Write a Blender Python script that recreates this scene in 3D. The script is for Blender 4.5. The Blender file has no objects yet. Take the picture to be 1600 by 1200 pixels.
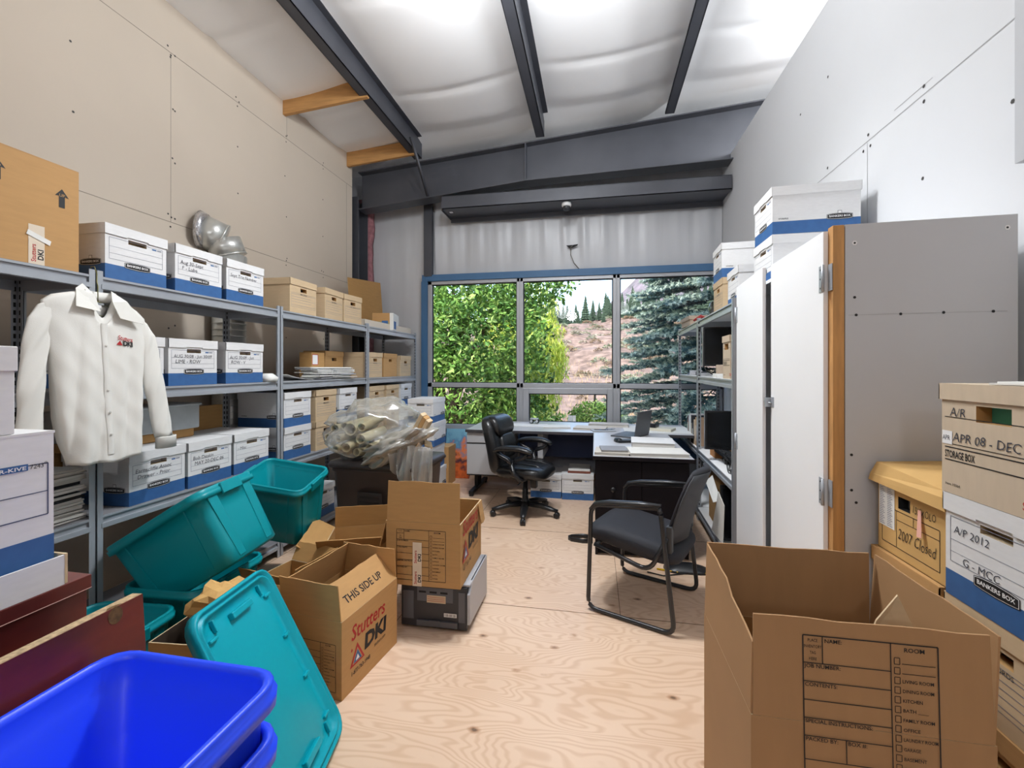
import bpy, math, random
from mathutils import Vector, Matrix, Euler
R = math.radians
SC = bpy.context.scene
COL = SC.collection
random.seed(7)

# ------------------------------------------------------------------ camera
FPX, EYE, VPX, HOR = 690.0, 1.40, 930.0, 575.0
cd = bpy.data.cameras.new('camera'); cam = bpy.data.objects.new('camera', cd); COL.objects.link(cam)
cd.sensor_width = 36.0; cd.lens = 36.0 * FPX / 1600.0; cd.sensor_fit = 'HORIZONTAL'
cd.clip_start = 0.05; cd.clip_end = 600
cam.location = (0, 0, EYE)
cam.rotation_euler = (R(90), 0, math.atan((VPX - 800) / FPX))
cd.shift_y = (HOR - 600) / 1600.0
SC.camera = cam

# ------------------------------------------------------------------ world, sun, exposure
SC.view_settings.view_transform = 'Standard'; SC.view_settings.look = 'None'
SC.view_settings.exposure = 0.25; SC.view_settings.gamma = 1.0
SC.view_settings.use_curve_mapping = False
w = bpy.data.worlds.new('sky'); SC.world = w; w.use_nodes = True
nt = w.node_tree; nt.nodes.clear()
sky = nt.nodes.new('ShaderNodeTexSky'); sky.sky_type = 'NISHITA'; sky.sun_disc = False
sky.sun_elevation = R(48); sky.sun_rotation = R(200); sky.dust_density = 2.0; sky.air_density = 1.0
bg = nt.nodes.new('ShaderNodeBackground'); bg.inputs[1].default_value = 0.62
out = nt.nodes.new('ShaderNodeOutputWorld')
nt.links.new(sky.outputs[0], bg.inputs[0]); nt.links.new(bg.outputs[0], out.inputs[0])
sl = bpy.data.lights.new('sun', 'SUN'); sl.energy = 2.7; sl.angle = R(0.6); sl.color = (1, .95, .86)
so = bpy.data.objects.new('sun', sl); COL.objects.link(so)
so.rotation_euler = Vector((-0.45, -0.62, 0.85)).to_track_quat('Z', 'Y').to_euler()
SC.cycles.max_bounces = 8; SC.cycles.diffuse_bounces = 5; SC.cycles.glossy_bounces = 3
SC.cycles.transparent_max_bounces = 12; SC.cycles.transmission_bounces = 4
SC.cycles.use_adaptive_sampling = True; SC.cycles.adaptive_threshold = 0.03
SC.cycles.use_denoising = True; SC.cycles.sample_clamp_indirect = 8
SC.cycles.caustics_reflective = False; SC.cycles.caustics_refractive = False

# ------------------------------------------------------------------ materials
def lin(c):
    return tuple(((x/255)/12.92 if x/255 <= .04045 else ((x/255+.055)/1.055)**2.4) for x in c) + (1,)
_m = {}
def M(name, col=(128,128,128), rough=.6, metal=0.0, var=0.0, scale=8.0, stretch=(1,1,1), bump=0.0, bscale=40.0,
      spec=.5, trans=0.0, alpha=1.0, emit=0.0, col2=None, detail=4, sheen=0, subsurf=0):
    if name in _m: return _m[name]
    m = bpy.data.materials.new(name); m.use_nodes = True; _m[name] = m
    n = m.node_tree; b = n.nodes['Principled BSDF']
    b.inputs['Base Color'].default_value = lin(col); b.inputs['Roughness'].default_value = rough
    b.inputs['Metallic'].default_value = metal; b.inputs['Specular IOR Level'].default_value = spec
    b.inputs['Alpha'].default_value = alpha
    if emit:
        b.inputs['Emission Color'].default_value = lin(col); b.inputs['Emission Strength'].default_value = emit
    if var or bump or col2:
        tc = n.nodes.new('ShaderNodeTexCoord'); mp = n.nodes.new('ShaderNodeMapping'); mp.inputs['Scale'].default_value = stretch
        n.links.new(tc.outputs['Object'], mp.inputs[0])
        nz = n.nodes.new('ShaderNodeTexNoise'); nz.inputs['Scale'].default_value = scale; nz.inputs['Detail'].default_value = detail
        n.links.new(mp.outputs[0], nz.inputs['Vector'])
        mx = n.nodes.new('ShaderNodeMix'); mx.data_type = 'RGBA'
        c1 = lin(col); c2 = lin(col2) if col2 else tuple(x*(1-var) for x in c1[:3])+(1,)
        mx.inputs[6].default_value = c1; mx.inputs[7].default_value = c2
        rp = n.nodes.new('ShaderNodeValToRGB'); rp.color_ramp.elements[0].position = .35; rp.color_ramp.elements[1].position = .65
        n.links.new(nz.outputs[0], rp.inputs[0]); n.links.new(rp.outputs[0], mx.inputs[0])
        n.links.new(mx.outputs[2], b.inputs['Base Color'])
        if bump:
            n2 = n.nodes.new('ShaderNodeTexNoise'); n2.inputs['Scale'].default_value = bscale; n2.inputs['Detail'].default_value = 3
            n.links.new(mp.outputs[0], n2.inputs['Vector'])
            bp = n.nodes.new('ShaderNodeBump'); bp.inputs['Strength'].default_value = bump; bp.inputs['Distance'].default_value = .01
            n.links.new(n2.outputs[0], bp.inputs['Height']); n.links.new(bp.outputs[0], b.inputs['Normal'])
    return m
def thin_film(name, col, glossy=.25, rough=.15, fac_min=.08, bump=0):
    if name in _m: return _m[name]
    m = bpy.data.materials.new(name); m.use_nodes = True; _m[name] = m
    n = m.node_tree; n.nodes.clear()
    o = n.nodes.new('ShaderNodeOutputMaterial'); t = n.nodes.new('ShaderNodeBsdfTransparent'); g = n.nodes.new('ShaderNodeBsdfGlossy')
    g.inputs['Roughness'].default_value = rough; t.inputs[0].default_value = lin(col)
    mx = n.nodes.new('ShaderNodeMixShader'); lw = n.nodes.new('ShaderNodeLayerWeight'); lw.inputs[0].default_value = glossy
    mr = n.nodes.new('ShaderNodeMapRange'); mr.inputs[3].default_value = fac_min; mr.inputs[4].default_value = .75
    n.links.new(lw.outputs['Fresnel' if not bump else 'Facing'], mr.inputs[0]); n.links.new(mr.outputs[0], mx.inputs[0])
    n.links.new(t.outputs[0], mx.inputs[1])
    if bump:
        d = n.nodes.new('ShaderNodeBsdfDiffuse'); d.inputs[0].default_value = lin((225,222,212))
        m2 = n.nodes.new('ShaderNodeMixShader'); m2.inputs[0].default_value = .5
        n.links.new(g.outputs[0], m2.inputs[1]); n.links.new(d.outputs[0], m2.inputs[2]); n.links.new(m2.outputs[0], mx.inputs[2])
    else:
        n.links.new(g.outputs[0], mx.inputs[2])
    n.links.new(mx.outputs[0], o.inputs[0])
    return m
WHITE = M('white_board', (226,226,226), .75, var=.04, scale=30, stretch=(1,1,4))
BLUEB = M('printed_blue', (54,100,156), .6, var=.12, scale=25)
INK = M('black_ink', (25,25,28), .6)
PEN = M('pen_ink', (58,60,72), .7)
PWHITE = M('print_white', (235,235,235), .7)
LINE = M('printed_line', (120,125,140), .7)
KRAFT = M('kraft_board', (188,146,94), .8, var=.06, scale=12, stretch=(1,1,6))
KRAFT2 = M('kraft_board_light', (205,180,145), .8, var=.06, scale=12, stretch=(1,1,6))
KRAFT3 = M('kraft_board_deep', (180,138,84), .8, var=.08, scale=10, stretch=(1,1,6))
KEDGE = M('kraft_cut_edge', (205,182,145), .9)
TEAL = M('teal_plastic', (0,140,150), .38, spec=.4)
TEAL2 = M('teal_plastic_dull', (0,112,122), .42, spec=.4)
TEALL = M('teal_lid_plastic', (0,160,178), .4, spec=.35)
BLUEP = M('blue_plastic', (38,78,248), .35, spec=.4)
STEEL = M('galvanised_shelf', (176,181,188), .36, metal=.3, var=.08, scale=6)
SHBOARD = M('shelf_board', (130,130,134), .7, var=.05)
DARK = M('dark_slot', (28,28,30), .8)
GREYST = M('grey_painted_steel', (78,80,87), .42, metal=.15, var=.16, scale=3, bump=.05)
BLACKP = M('black_plastic', (26,27,30), .35)
LEATH = M('black_leather', (28,29,31), .3, bump=.15, bscale=60)
FAB = M('black_fabric', (34,35,42), .7, bump=.2, bscale=300)
FABG = M('dark_grey_shell', (62,64,68), .65)
TUBE = M('black_tube', (34,35,38), .3, spec=.6)
PAPER = M('paper', (228,228,224), .8, var=.05)
PAPERS = M('paper_edges', (215,212,205), .85, var=.25, scale=6, stretch=(1,1,60), detail=1)
BEIGE = M('beige_drywall', (204,191,175), .85, var=.05, scale=1.2)
GREYDW = M('grey_drywall', (205,206,208), .85, var=.03, scale=1.2)
SEAM = M('board_seam', (150,140,128), .9)
SEAMG = M('board_seam_grey', (158,158,158), .9)
SCREW = M('screw_head', (60,58,56), .6)
FABCEIL = M('white_insulation_facing', (249,250,251), .5, bump=.03, bscale=3, var=.04, scale=1.5)
FABWALL = M('grey_insulation_facing', (196,198,202), .35, var=.08, scale=2, stretch=(3,1,.3))
PINK = M('pink_insulation', (165,112,118), .95, var=.35, scale=20, bump=.8, bscale=40)
LUMBER = M('lumber', (200,150,92), .7, var=.22, scale=5, stretch=(1,8,8))
LUMBERV = M('lumber_vertical', (205,152,92), .7, var=.25, scale=5, stretch=(9,9,1))
BLUETR = M('blue_trim', (66,108,148), .5, var=.06)
ALUM = M('window_aluminium', (176,178,182), .4, metal=.35)
GALV = M('galvanised_duct', (205,206,202), .3, metal=.6, var=.12, scale=9)
CAB = M('white_cabinet_paint', (244,245,247), .55, var=.03, scale=2)
CABG = M('grey_cabinet_paint', (178,179,182), .6, var=.04, scale=2)
MAHOG = M('mahogany_laminate', (118,44,34), .35, var=.35, scale=4, stretch=(1,1,3), col2=(84,28,30))
CHIP = M('chipboard', (196,170,132), .9, var=.4, scale=120)
DESKT = M('desk_laminate', (186,187,192), .3, var=.05)
DESKG = M('desk_grey', (178,180,184), .5)
DESKB = M('black_desk', (22,17,20), .6, var=.1, spec=.15)
SHIRT = M('white_cotton', (224,223,217), .85, bump=.05, bscale=200)
BROWNP = M('brown_plastic', (74,62,58), .5)
BROWNL = M('brown_lid_plastic', (62,56,56), .4)
RED = M('print_red', (178,36,40), .6)
SCR = M('black_screen', (20,21,24), .18)
KPAPER = M('kraft_paper', (214,170,104), .8, var=.1, scale=14, bump=.3, bscale=20)
ROLLP = M('roll_paper', (206,194,160), .8, var=.08)
FILM = thin_film('clear_bag_film', (246,246,243), .4, .2, .2, bump=1)
FILM2 = thin_film('cloudy_bag_film', (205,196,176), .5, .25, .42, bump=1)
FILM3 = thin_film('white_bag_film', (235,235,238), .5, .3, .45, bump=1)
GLASS = thin_film('window_glass', (250,252,252), .12, .02, .02)
GREEN_I = M('inner_green_file', (70,150,125), .7)
YELLOW = M('yellow_cord', (220,180,30), .5)
CORD = M('grey_cord', (120,118,112), .6)
CORDB = M('black_cord', (24,24,26), .5)

# ------------------------------------------------------------------ mesh builder
_txt = {}
def text_geo(s, bold=0.0):
    k = (s, bold)
    if k in _txt: return _txt[k]
    cu = bpy.data.curves.new('t', 'FONT'); cu.body = s; cu.size = 1.0; cu.offset = bold; cu.resolution_u = 2
    o = bpy.data.objects.new('t', cu); COL.objects.link(o)
    dg = bpy.context.evaluated_depsgraph_get(); dg.update()
    me = bpy.data.meshes.new_from_object(o.evaluated_get(dg))
    vs = [(v.co.x, v.co.y) for v in me.vertices]; fs = [tuple(p.vertices) for p in me.polygons]
    bpy.data.objects.remove(o); bpy.data.curves.remove(cu); bpy.data.meshes.remove(me)
    wd = max([v[0] for v in vs] or [1]); _txt[k] = (vs, fs, wd)
    return _txt[k]
class MB:
    def __init__(s): s.V = []; s.F = []; s.I = []; s.mats = []; s.sm = []; s.T = Matrix.Identity(4)
    def mi(s, m):
        if m not in s.mats: s.mats.append(m)
        return s.mats.index(m)
    def at(s, loc=(0,0,0), rot=(0,0,0)):
        s.T = Matrix.Translation(loc) @ Euler(rot).to_matrix().to_4x4(); return s
    def add(s, vs, fs, m, smooth=False):
        n = len(s.V); i = s.mi(m)
        for v in vs: s.V.append(tuple(s.T @ Vector(v)))
        for f in fs: s.F.append(tuple(n + k for k in f)); s.I.append(i); s.sm.append(smooth)
    def box(s, x0, x1, y0, y1, z0, z1, m):
        s.add([(x0,y0,z0),(x1,y0,z0),(x1,y1,z0),(x0,y1,z0),(x0,y0,z1),(x1,y0,z1),(x1,y1,z1),(x0,y1,z1)],
              [(0,3,2,1),(4,5,6,7),(0,1,5,4),(1,2,6,5),(2,3,7,6),(3,0,4,7)], m)
    def quad(s, a, b, c, d, m): s.add([a,b,c,d], [(0,1,2,3)], m)
    def slab(s, pts, n, t, m):
        n = Vector(n).normalized() * t; k = len(pts); vs = [tuple(p) for p in pts] + [tuple(Vector(p) + n) for p in pts]
        fs = [tuple(range(k))[::-1], tuple(range(k, 2*k))] + [(i, (i+1) % k, k+(i+1) % k, k+i) for i in range(k)]
        s.add(vs, fs, m)
    def loft(s, loops, m, c0=True, c1=True, smooth=True, close=True):
        k = len(loops[0]); vs = [p for l in loops for p in l]; fs = []
        for j in range(len(loops)-1):
            for i in range(k if close else k-1):
                i2 = (i+1) % k
                fs.append((j*k+i, j*k+i2, (j+1)*k+i2, (j+1)*k+i))
        if c0: fs.append(tuple(range(k))[::-1])
        if c1: fs.append(tuple((len(loops)-1)*k+i for i in range(k)))
        s.add(vs, fs, m, smooth)
    def tube(s, path, r, m, seg=8, cap=True, squash=1.0, up=(0,0,1), closed=False):
        P = [Vector(p) for p in path]; n = len(P); loops = []
        for i, p in enumerate(P):
            if closed: t = (P[(i+1) % n] - P[i-1])
            else: t = P[min(i+1, n-1)] - P[max(i-1, 0)]
            t.normalize(); u = Vector(up)
            if abs(t.dot(u)) > .97: u = Vector((1, 0, 0)) if abs(t.x) < .9 else Vector((0, 1, 0))
            a = t.cross(u).normalized(); b = a.cross(t).normalized()
            rr = r[i] if isinstance(r, (list, tuple)) else r
            loops.append([tuple(p + a*math.cos(q*2*math.pi/seg)*rr + b*math.sin(q*2*math.pi/seg)*rr*squash) for q in range(seg)])
        if closed: loops.append(loops[0]); cap = False
        s.loft(loops, m, cap, cap)
    def lathe(s, prof, m, seg=16, c0=True, c1=True):
        s.loft([[(r*math.cos(q*2*math.pi/seg), r*math.sin(q*2*math.pi/seg), z) for q in range(seg)] for r, z in prof], m, c0, c1)
    def text(s, st, o, x, y, size, m, bold=0.0, align='L', width=None, shear=0.0, wob=0.0):
        vs, fs, wd = text_geo(st, bold); o = Vector(o); x = Vector(x).normalized(); y = Vector(y).normalized()
        sx = size if width is None else width / wd
        off = {'L': 0, 'C': -wd*sx/2, 'R': -wd*sx}[align]
        s.add([tuple(o + x*(a*sx+off+shear*b*size) + y*(b*size + wob*math.sin(a*5)*size)) for a, b in vs], fs, m)
    def line(s, o, x, y, a, b, t, m):       # stroke on a surface from a=(u,v) to b, thickness t
        o = Vector(o); x = Vector(x); y = Vector(y); d = Vector((b[0]-a[0], b[1]-a[1])); L = d.length
        if L == 0: return
        n = Vector((-d.y, d.x)) / L * t/2
        g = lambda u, v: tuple(o + x*u + y*v)
        s.quad(g(a[0]+n.x, a[1]+n.y), g(a[0]-n.x, a[1]-n.y), g(b[0]-n.x, b[1]-n.y), g(b[0]+n.x, b[1]+n.y), m)
    def rect(s, o, x, y, u0, v0, u1, v1, t, m):
        for a, b in (((u0,v0),(u1,v0)), ((u1,v0),(u1,v1)), ((u1,v1),(u0,v1)), ((u0,v1),(u0,v0))): s.line(o, x, y, a, b, t, m)
    def fill(s, o, x, y, u0, v0, u1, v1, m):
        o = Vector(o); x = Vector(x); y = Vector(y)
        s.quad(*[tuple(o+x*u+y*v) for u, v in ((u0,v0),(u1,v0),(u1,v1),(u0,v1))], m)
    def poly(s, o, x, y, pts, m):
        o = Vector(o); x = Vector(x); y = Vector(y)
        s.add([tuple(o+x*u+y*v) for u, v in pts], [tuple(range(len(pts)))], m)
    def mesh(s, name):
        me = bpy.data.meshes.new(name); me.from_pydata(s.V, [], s.F)
        for m in s.mats: me.materials.append(m)
        me.polygons.foreach_set('material_index', s.I); me.polygons.foreach_set('use_smooth', s.sm); me.update()
        return me
    def build(s, name, parent=None, bev=0, sub=0, solid=0, **kw):
        o = bpy.data.objects.new(name, s.mesh(name)); COL.objects.link(o)
        if parent: o.parent = parent
        if solid:
            q = o.modifiers.new('s', 'SOLIDIFY'); q.thickness = solid; q.offset = 0
        if bev:
            q = o.modifiers.new('b', 'BEVEL'); q.width = bev; q.segments = 2; q.limit_method = 'ANGLE'
        if sub:
            q = o.modifiers.new('u', 'SUBSURF'); q.levels = sub; q.render_levels = sub
        for k, v in kw.items(): o[k] = v
        return o
def rr(w, h, r, z=0.0, n=5, cx=0, cy=0):
    pts = []
    for sx, sy, a0 in ((1,1,0), (-1,1,90), (-1,-1,180), (1,-1,270)):
        for i in range(n):
            a = R(a0 + 90*i/(n-1)); pts.append((cx+sx*(w/2-r)+r*math.cos(a), cy+sy*(h/2-r)+r*math.sin(a), z))
    return pts
def thing(name, label, cat, loc=(0,0,0), rot=0.0, group=None, children=None):
    o = bpy.data.objects.new(name, None); COL.objects.link(o); o.location = loc
    o.rotation_euler = rot if isinstance(rot, tuple) else (0, 0, rot)
    o.empty_display_size = .1; o['label'] = label; o['category'] = cat
    if group: o['group'] = group
    return o
def tag(o, label, cat, group=None, kind=None):
    o['label'] = label; o['category'] = cat
    if group: o['group'] = group
    if kind: o['kind'] = kind
    return o
def put(name, me, parent=None, loc=None):
    o = bpy.data.objects.new(name, me); COL.objects.link(o)
    if parent: o.parent = parent
    if loc: o.location = loc
    return o
def struct(o): o['kind'] = 'structure'; return o

# ================================================================== THE ROOM
XL, XR, YE = -3.03, 1.485, 5.64
b = MB()                                      # plywood floor
b.box(-3.4, 5.0, -7.0, YE+.2, -.06, 0, None)
fm = bpy.data.materials.new('plywood_floor'); fm.use_nodes = True
def plywood(m):
    n = m.node_tree; P = n.nodes['Principled BSDF']; L = n.links.new
    P.inputs['Roughness'].default_value = .36; P.inputs['Specular IOR Level'].default_value = .45
    tc = n.nodes.new('ShaderNodeTexCoord'); mp = n.nodes.new('ShaderNodeMapping'); mp.inputs['Scale'].default_value = (.7, 2.4, 1)
    L(tc.outputs['Object'], mp.inputs[0])
    nz = n.nodes.new('ShaderNodeTexNoise'); nz.inputs['Scale'].default_value = 1.5; nz.inputs['Detail'].default_value = 2.5; nz.inputs['Distortion'].default_value = .35
    L(mp.outputs[0], nz.inputs['Vector'])
    mu = n.nodes.new('ShaderNodeMath'); mu.operation = 'MULTIPLY'; mu.inputs[1].default_value = 190; L(nz.outputs[0], mu.inputs[0])
    sn = n.nodes.new('ShaderNodeMath'); sn.operation = 'SINE'; L(mu.outputs[0], sn.inputs[0])
    r1 = n.nodes.new('ShaderNodeValToRGB'); r1.color_ramp.elements[0].color = lin((231,203,178)); r1.color_ramp.elements[1].color = lin((219,187,159))
    r1.color_ramp.elements[0].position = .35; r1.color_ramp.elements[1].position = 1.0
    mr = n.nodes.new('ShaderNodeMapRange'); mr.inputs[1].default_value = -1; L(sn.outputs[0], mr.inputs[0]); L(mr.outputs[0], r1.inputs[0])
    n2 = n.nodes.new('ShaderNodeTexNoise'); n2.inputs['Scale'].default_value = 1.1; L(tc.outputs['Object'], n2.inputs['Vector'])
    mx = n.nodes.new('ShaderNodeMix'); mx.data_type = 'RGBA'; mx.blend_type = 'MULTIPLY'
    r2 = n.nodes.new('ShaderNodeValToRGB'); r2.color_ramp.elements[0].color = (.90,.85,.80,1); r2.color_ramp.elements[1].color = (1,1,1,1)
    r2.color_ramp.elements[0].position = .3; r2.color_ramp.elements[1].position = .6
    L(n2.outputs[0], r2.inputs[0]); mx.inputs[0].default_value = 1; L(r1.outputs[0], mx.inputs[6]); L(r2.outputs[0], mx.inputs[7])
    # knots
    m3 = n.nodes.new('ShaderNodeMapping'); m3.inputs['Scale'].default_value = (3.4, 5.6, 1); L(tc.outputs['Object'], m3.inputs[0])
    vo = n.nodes.new('ShaderNodeTexVoronoi'); vo.inputs['Scale'].default_value = 1.0; vo.inputs['Randomness'].default_value = 1.0; L(m3.outputs[0], vo.inputs['Vector'])
    n5 = n.nodes.new('ShaderNodeTexNoise'); n5.inputs['Scale'].default_value = 40; L(tc.outputs['Object'], n5.inputs['Vector'])
    ad = n.nodes.new('ShaderNodeMath'); ad.operation = 'MULTIPLY_ADD'; ad.inputs[1].default_value = .06; L(n5.outputs[0], ad.inputs[0]); L(vo.outputs['Distance'], ad.inputs[2])
    r3 = n.nodes.new('ShaderNodeValToRGB'); e = r3.color_ramp.elements; e[0].position = .055; e[0].color = (.12,.08,.06,1); e[1].position = .14; e[1].color = (1,1,1,1)
    e2 = e.new(.09); e2.color = (.62,.48,.38,1)
    L(ad.outputs[0], r3.inputs[0])
    m4 = n.nodes.new('ShaderNodeMix'); m4.data_type = 'RGBA'; m4.blend_type = 'MULTIPLY'; m4.inputs[0].default_value = .85
    L(mx.outputs[2], m4.inputs[6]); L(r3.outputs[0], m4.inputs[7]); L(m4.outputs[2], P.inputs['Base Color'])
plywood(fm)
b.mats[0] = fm
SEAMF = M('floor_seam', (120,88,62), .9)
for y in (0.12, 1.34, 2.555, 3.775, 4.995): b.box(-3.3, XR, y-.0022, y+.0022, .0001, .0008, SEAMF)
for i, y in enumerate((0.12, 1.34, 2.555, 3.775, 4.995)):
    for x in (-2.3+(i % 2)*1.22, .14+(i % 2)*1.22-.0): b.box(x-.0015, x+.0015, y, y+1.22, .0001, .0006, SEAMF)
struct(b.build('floor'))

def disc(b, o, x, y, r, m):
    b.poly(o, x, y, [(r*math.cos(a*math.pi/3), r*math.sin(a*math.pi/3)) for a in range(6)], m)
b = MB()                                      # beige drywall, left
b.box(XL-.06, XL, -7.0, 5.13, 0, 4.20, BEIGE)
zz = (1.24, 2.46, 3.69)
for z in zz: b.box(XL, XL+.0012, -2, 5.13, z-.0022, z+.0022, SEAM)
for k, y in enumerate((2.694, 5.0)):
    b.box(XL, XL+.001, y-.0015, y+.0015, 2.46, 3.69, SEAM)
b.box(XL, XL+.001, 3.92-.0015, 3.92+.0015, 3.69, 4.13, SEAM); b.box(XL, XL+.001, 1.476, 1.479, 3.69, 4.13, SEAM)
random.seed(3)
y = .25
while y < 5.1:
    z = 1.3
    while z < 4.1:
        disc(b, (XL+.0015, y + random.uniform(-.02,.02), z+random.uniform(-.03,.03)), (0,1,0), (0,0,1), .0075, SCREW)
        if abs(y-2.694) < .05: disc(b, (XL+.0015, y+.035, z+random.uniform(-.02,.02)), (0,1,0), (0,0,1), .0075, SCREW)
        z += .4
    for z in zz:
        disc(b, (XL+.0015, y+random.uniform(-.03,.03), z+.035), (0,1,0), (0,0,1), .0075, SCREW); disc(b, (XL+.0015, y, z-.035), (0,1,0), (0,0,1), .0075, SCREW)
    y += .61
struct(b.build('wall_left'))
b = MB()                                      # grey partition, right (stops short of the roof)
b.box(XR, XR+.12, -.2, YE, 0, 3.79, GREYDW)
def wl(b, y0, z0, y1, z1, t=.004):
    b.line((XR-.0012, 0, 0), (0,1,0), (0,0,1), (y0, z0), (y1, z1), t, SEAMG)
wl(b, -.2, 2.665, 3.5, 2.655, .005); wl(b, 2.774, 2.65, 2.768, 0); wl(b, 1.55, 2.66, 1.55, 0)
wl(b, 2.29, 2.70, 2.55, 2.70, .003)
for y, z in ((3.195,3.289), (3.585,3.264), (2.344,2.695), (2.344,2.625), (1.905,2.365), (2.352,2.274), (2.765,2.69), (2.81,2.62), (2.745,2.62), (3.2,2.70), (2.77,2.0), (1.92,3.2), (3.2,2.2)):
    disc(b, (XR-.0015, y, z), (0,1,0), (0,0,1), .009, SCREW)
struct(b.build('wall_right'))
b = MB(); b.box(XR-.03, XR-.001, 1.60, 1.86, 2.12, 3.6, CABG)
tag(b.build('grey_panel'), 'grey strip of metal cover at the upper right edge, fixed to the white partition', 'panel')
b = MB(); b.box(XL-.30, XL-.06, -7.0, -6.9, 0, 5, CABG); b.box(-3.4, -3.34, -7.0, YE+.2, 0, 5, CABG); struct(b.build('wall_outer_left'))
b = MB(); b.box(5.0, 5.08, -7.0, YE+.2, 0, 5.4, CABG); struct(b.build('wall_outer_right'))

# end wall: insulated facing above and beside the window, blue girt and grey panel below
WX0, WX1, WZ0, WZ1 = -2.19, 1.475, .60, 2.55
def fabric_wall(x0, x1, z0, z1, amp, name):
    b = MB(); nx = max(6, int((x1-x0)/.03)); nz = max(4, int((z1-z0)/.1)); L = []
    ph = [random.uniform(0, 6) for _ in range(6)]
    for j in range(nz+1):
        row = []; v = j/nz
        for i in range(nx+1):
            u = i/nx; x = x0+(x1-x0)*u
            f = math.sin(x*23+ph[0]+1.5*math.sin(x*3+v*1.5)) * .5 + math.sin(x*51+ph[1]+v*1.2)*.25 + math.sin(x*9+ph[2])*.5
            e = math.sin(math.pi*min(1, max(0, v)))
            row.append((x, YE - .012 - amp*e*(.9+.8*f*(.4+.6*abs(math.sin(x*1.9+ph[3])))), z0+(z1-z0)*v))
        L.append(row)
    b.loft(L, FABWALL, False, False, close=False)
    return b.build(name)
b = MB()
b.box(-3.4, 5.0, YE, YE+.2, 2.60, 5.3, FABWALL); b.box(-3.4, WX0-.02, YE, YE+.2, 0, 2.6, FABWALL)
b.box(WX1, 5.0, YE, YE+.2, 0, 2.6, FABWALL); b.box(WX0-.02, WX1, YE, YE+.2, 0, WZ0, DESKG)
b.box(WX0-.02, WX1, YE-.02, YE, .02, .60, DESKG)
struct(b.build('wall_end'))
tag(fabric_wall(-2.10, 1.48, 2.63, 3.75, .022, 'insulation_facing'), 'wrinkled pale grey vinyl insulation facing above the big window', 'insulation')
tag(fabric_wall(-3.0, -2.24, .3, 3.75, .008, 'insulation_facing'), 'flat pale grey insulation facing between the corner column and the window post', 'insulation')
b = MB(); b.box(-2.2, WX1, YE-.16, YE-.02, .36, .54, BLUETR); b.box(-2.2, WX1, YE-.17, YE-.16, .48, .56, BLUETR); b.box(-2.2, WX1, YE-.17, YE-.16, .34, .40, BLUETR)
tag(b.build('wall_girt'), 'blue painted steel girt along the wall under the window, behind the desk', 'beam')
b = MB(); b.box(-2.2, WX1, YE-.04, YE-.021, 0, .08, LUMBER); struct(b.build('baseboard_end'))
# pink insulation strip and corner column
b = MB(); L = []
for k in range(30):
    z = .2+k*.12; o = random.uniform(-.02, .02)
    L.append([(-3.16, 5.50, z), (-2.985+o, 5.48+random.uniform(-.02,.02), z), (-2.97+o, 5.55, z), (-2.99+o, 5.62, z), (-3.16, 5.62, z)])
b.loft(L, PINK); tag(b.build('insulation_batt'), 'strip of exposed pink fibreglass insulation in the far left corner', 'insulation')
b = MB(); b.box(-3.20, -2.985, 5.20, 5.212, 0, 3.6, GREYST); b.box(-3.11, -3.10, 5.212, 5.43, 0, 3.6, GREYST); b.box(-3.20, -2.985, 5.43, 5.442, 0, 3.6, GREYST)
tag(b.build('steel_column'), 'dark grey steel column in the far left corner beside the pink insulation', 'column')
b = MB(); b.box(-2.235, -2.125, YE-.10, YE-.03, 2.615, 3.62, GREYST); tag(b.build('window_post'), 'dark grey steel post standing above the left end of the blue window trim', 'post')

# window
b = MB()
b.box(WX0-.075, WX1, YE-.09, YE-.022, WZ1, WZ1+.085, BLUETR); b.box(WX0-.085, WX0, YE-.09, YE-.022, .30, WZ1, BLUETR)
struct(b.build('trim_1'))
wt = bpy.data.objects.new('window_1', None); COL.objects.link(wt); wt.location = (0, YE-.04, 0); struct(wt)
b = MB(); y0, y1 = -.03, .04
b.box(WX0, WX1, y0, y1, WZ1-.045, WZ1, ALUM); b.box(WX0, WX0+.055, y0, y1, WZ0, WZ1, ALUM); b.box(WX1-.05, WX1, y0, y1, WZ0, WZ1, ALUM)
b.box(WX0, WX1, y0-.02, y1, WZ0, WZ0+.06, ALUM)
for x in (-.947, .257): b.box(x-.042, x+.042, y0, y1, WZ0, WZ1, ALUM); b.box(x-.006, x+.006, y0-.006, y0, WZ0, WZ1, ALUM)
b.box(WX0, WX1, y0, y1, 1.148, 1.207, ALUM)
b.build('window_frame', wt, bev=.004)
b = MB()
for x0, x1, z0, z1 in ((-.905, -.83, .66, 1.148), (.145, .215, .66, 1.148)): b.box(x0, x1, -.05, .03, z0, z1, ALUM)
b.box(-.83, .145, -.05, .03, 1.075, 1.148, ALUM); b.box(-.83, .145, -.05, .03, .66, .72, ALUM)
b.build('opening_sash', wt, bev=.005)
BLKG = M('window_gasket', (30,32,34), .7)
b = MB()
for x0, x1, z0, z1 in ((WX0+.055, -.989, 1.207, WZ1-.045), (-.905, .215, 1.207, WZ1-.045), (.299, WX1-.05, 1.207, WZ1-.045), (WX0+.055, -.989, .66, 1.148), (.299, WX1-.05, .66, 1.148), (-.83, .145, .72, 1.075)):
    g = .012
    b.box(x0, x1, .0, .012, z1-g, z1, BLKG); b.box(x0, x1, .0, .012, z0, z0+g*.6, BLKG); b.box(x0, x0+g, .0, .012, z0, z1, BLKG); b.box(x1-g, x1, .0, .012, z0, z1, BLKG)
b.build('gasket', wt)
b = MB(); b.quad((WX0, .02, WZ0), (WX1, .02, WZ0), (WX1, .02, WZ1), (WX0, .02, WZ1), GLASS); b.build('window_pane', wt)

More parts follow.
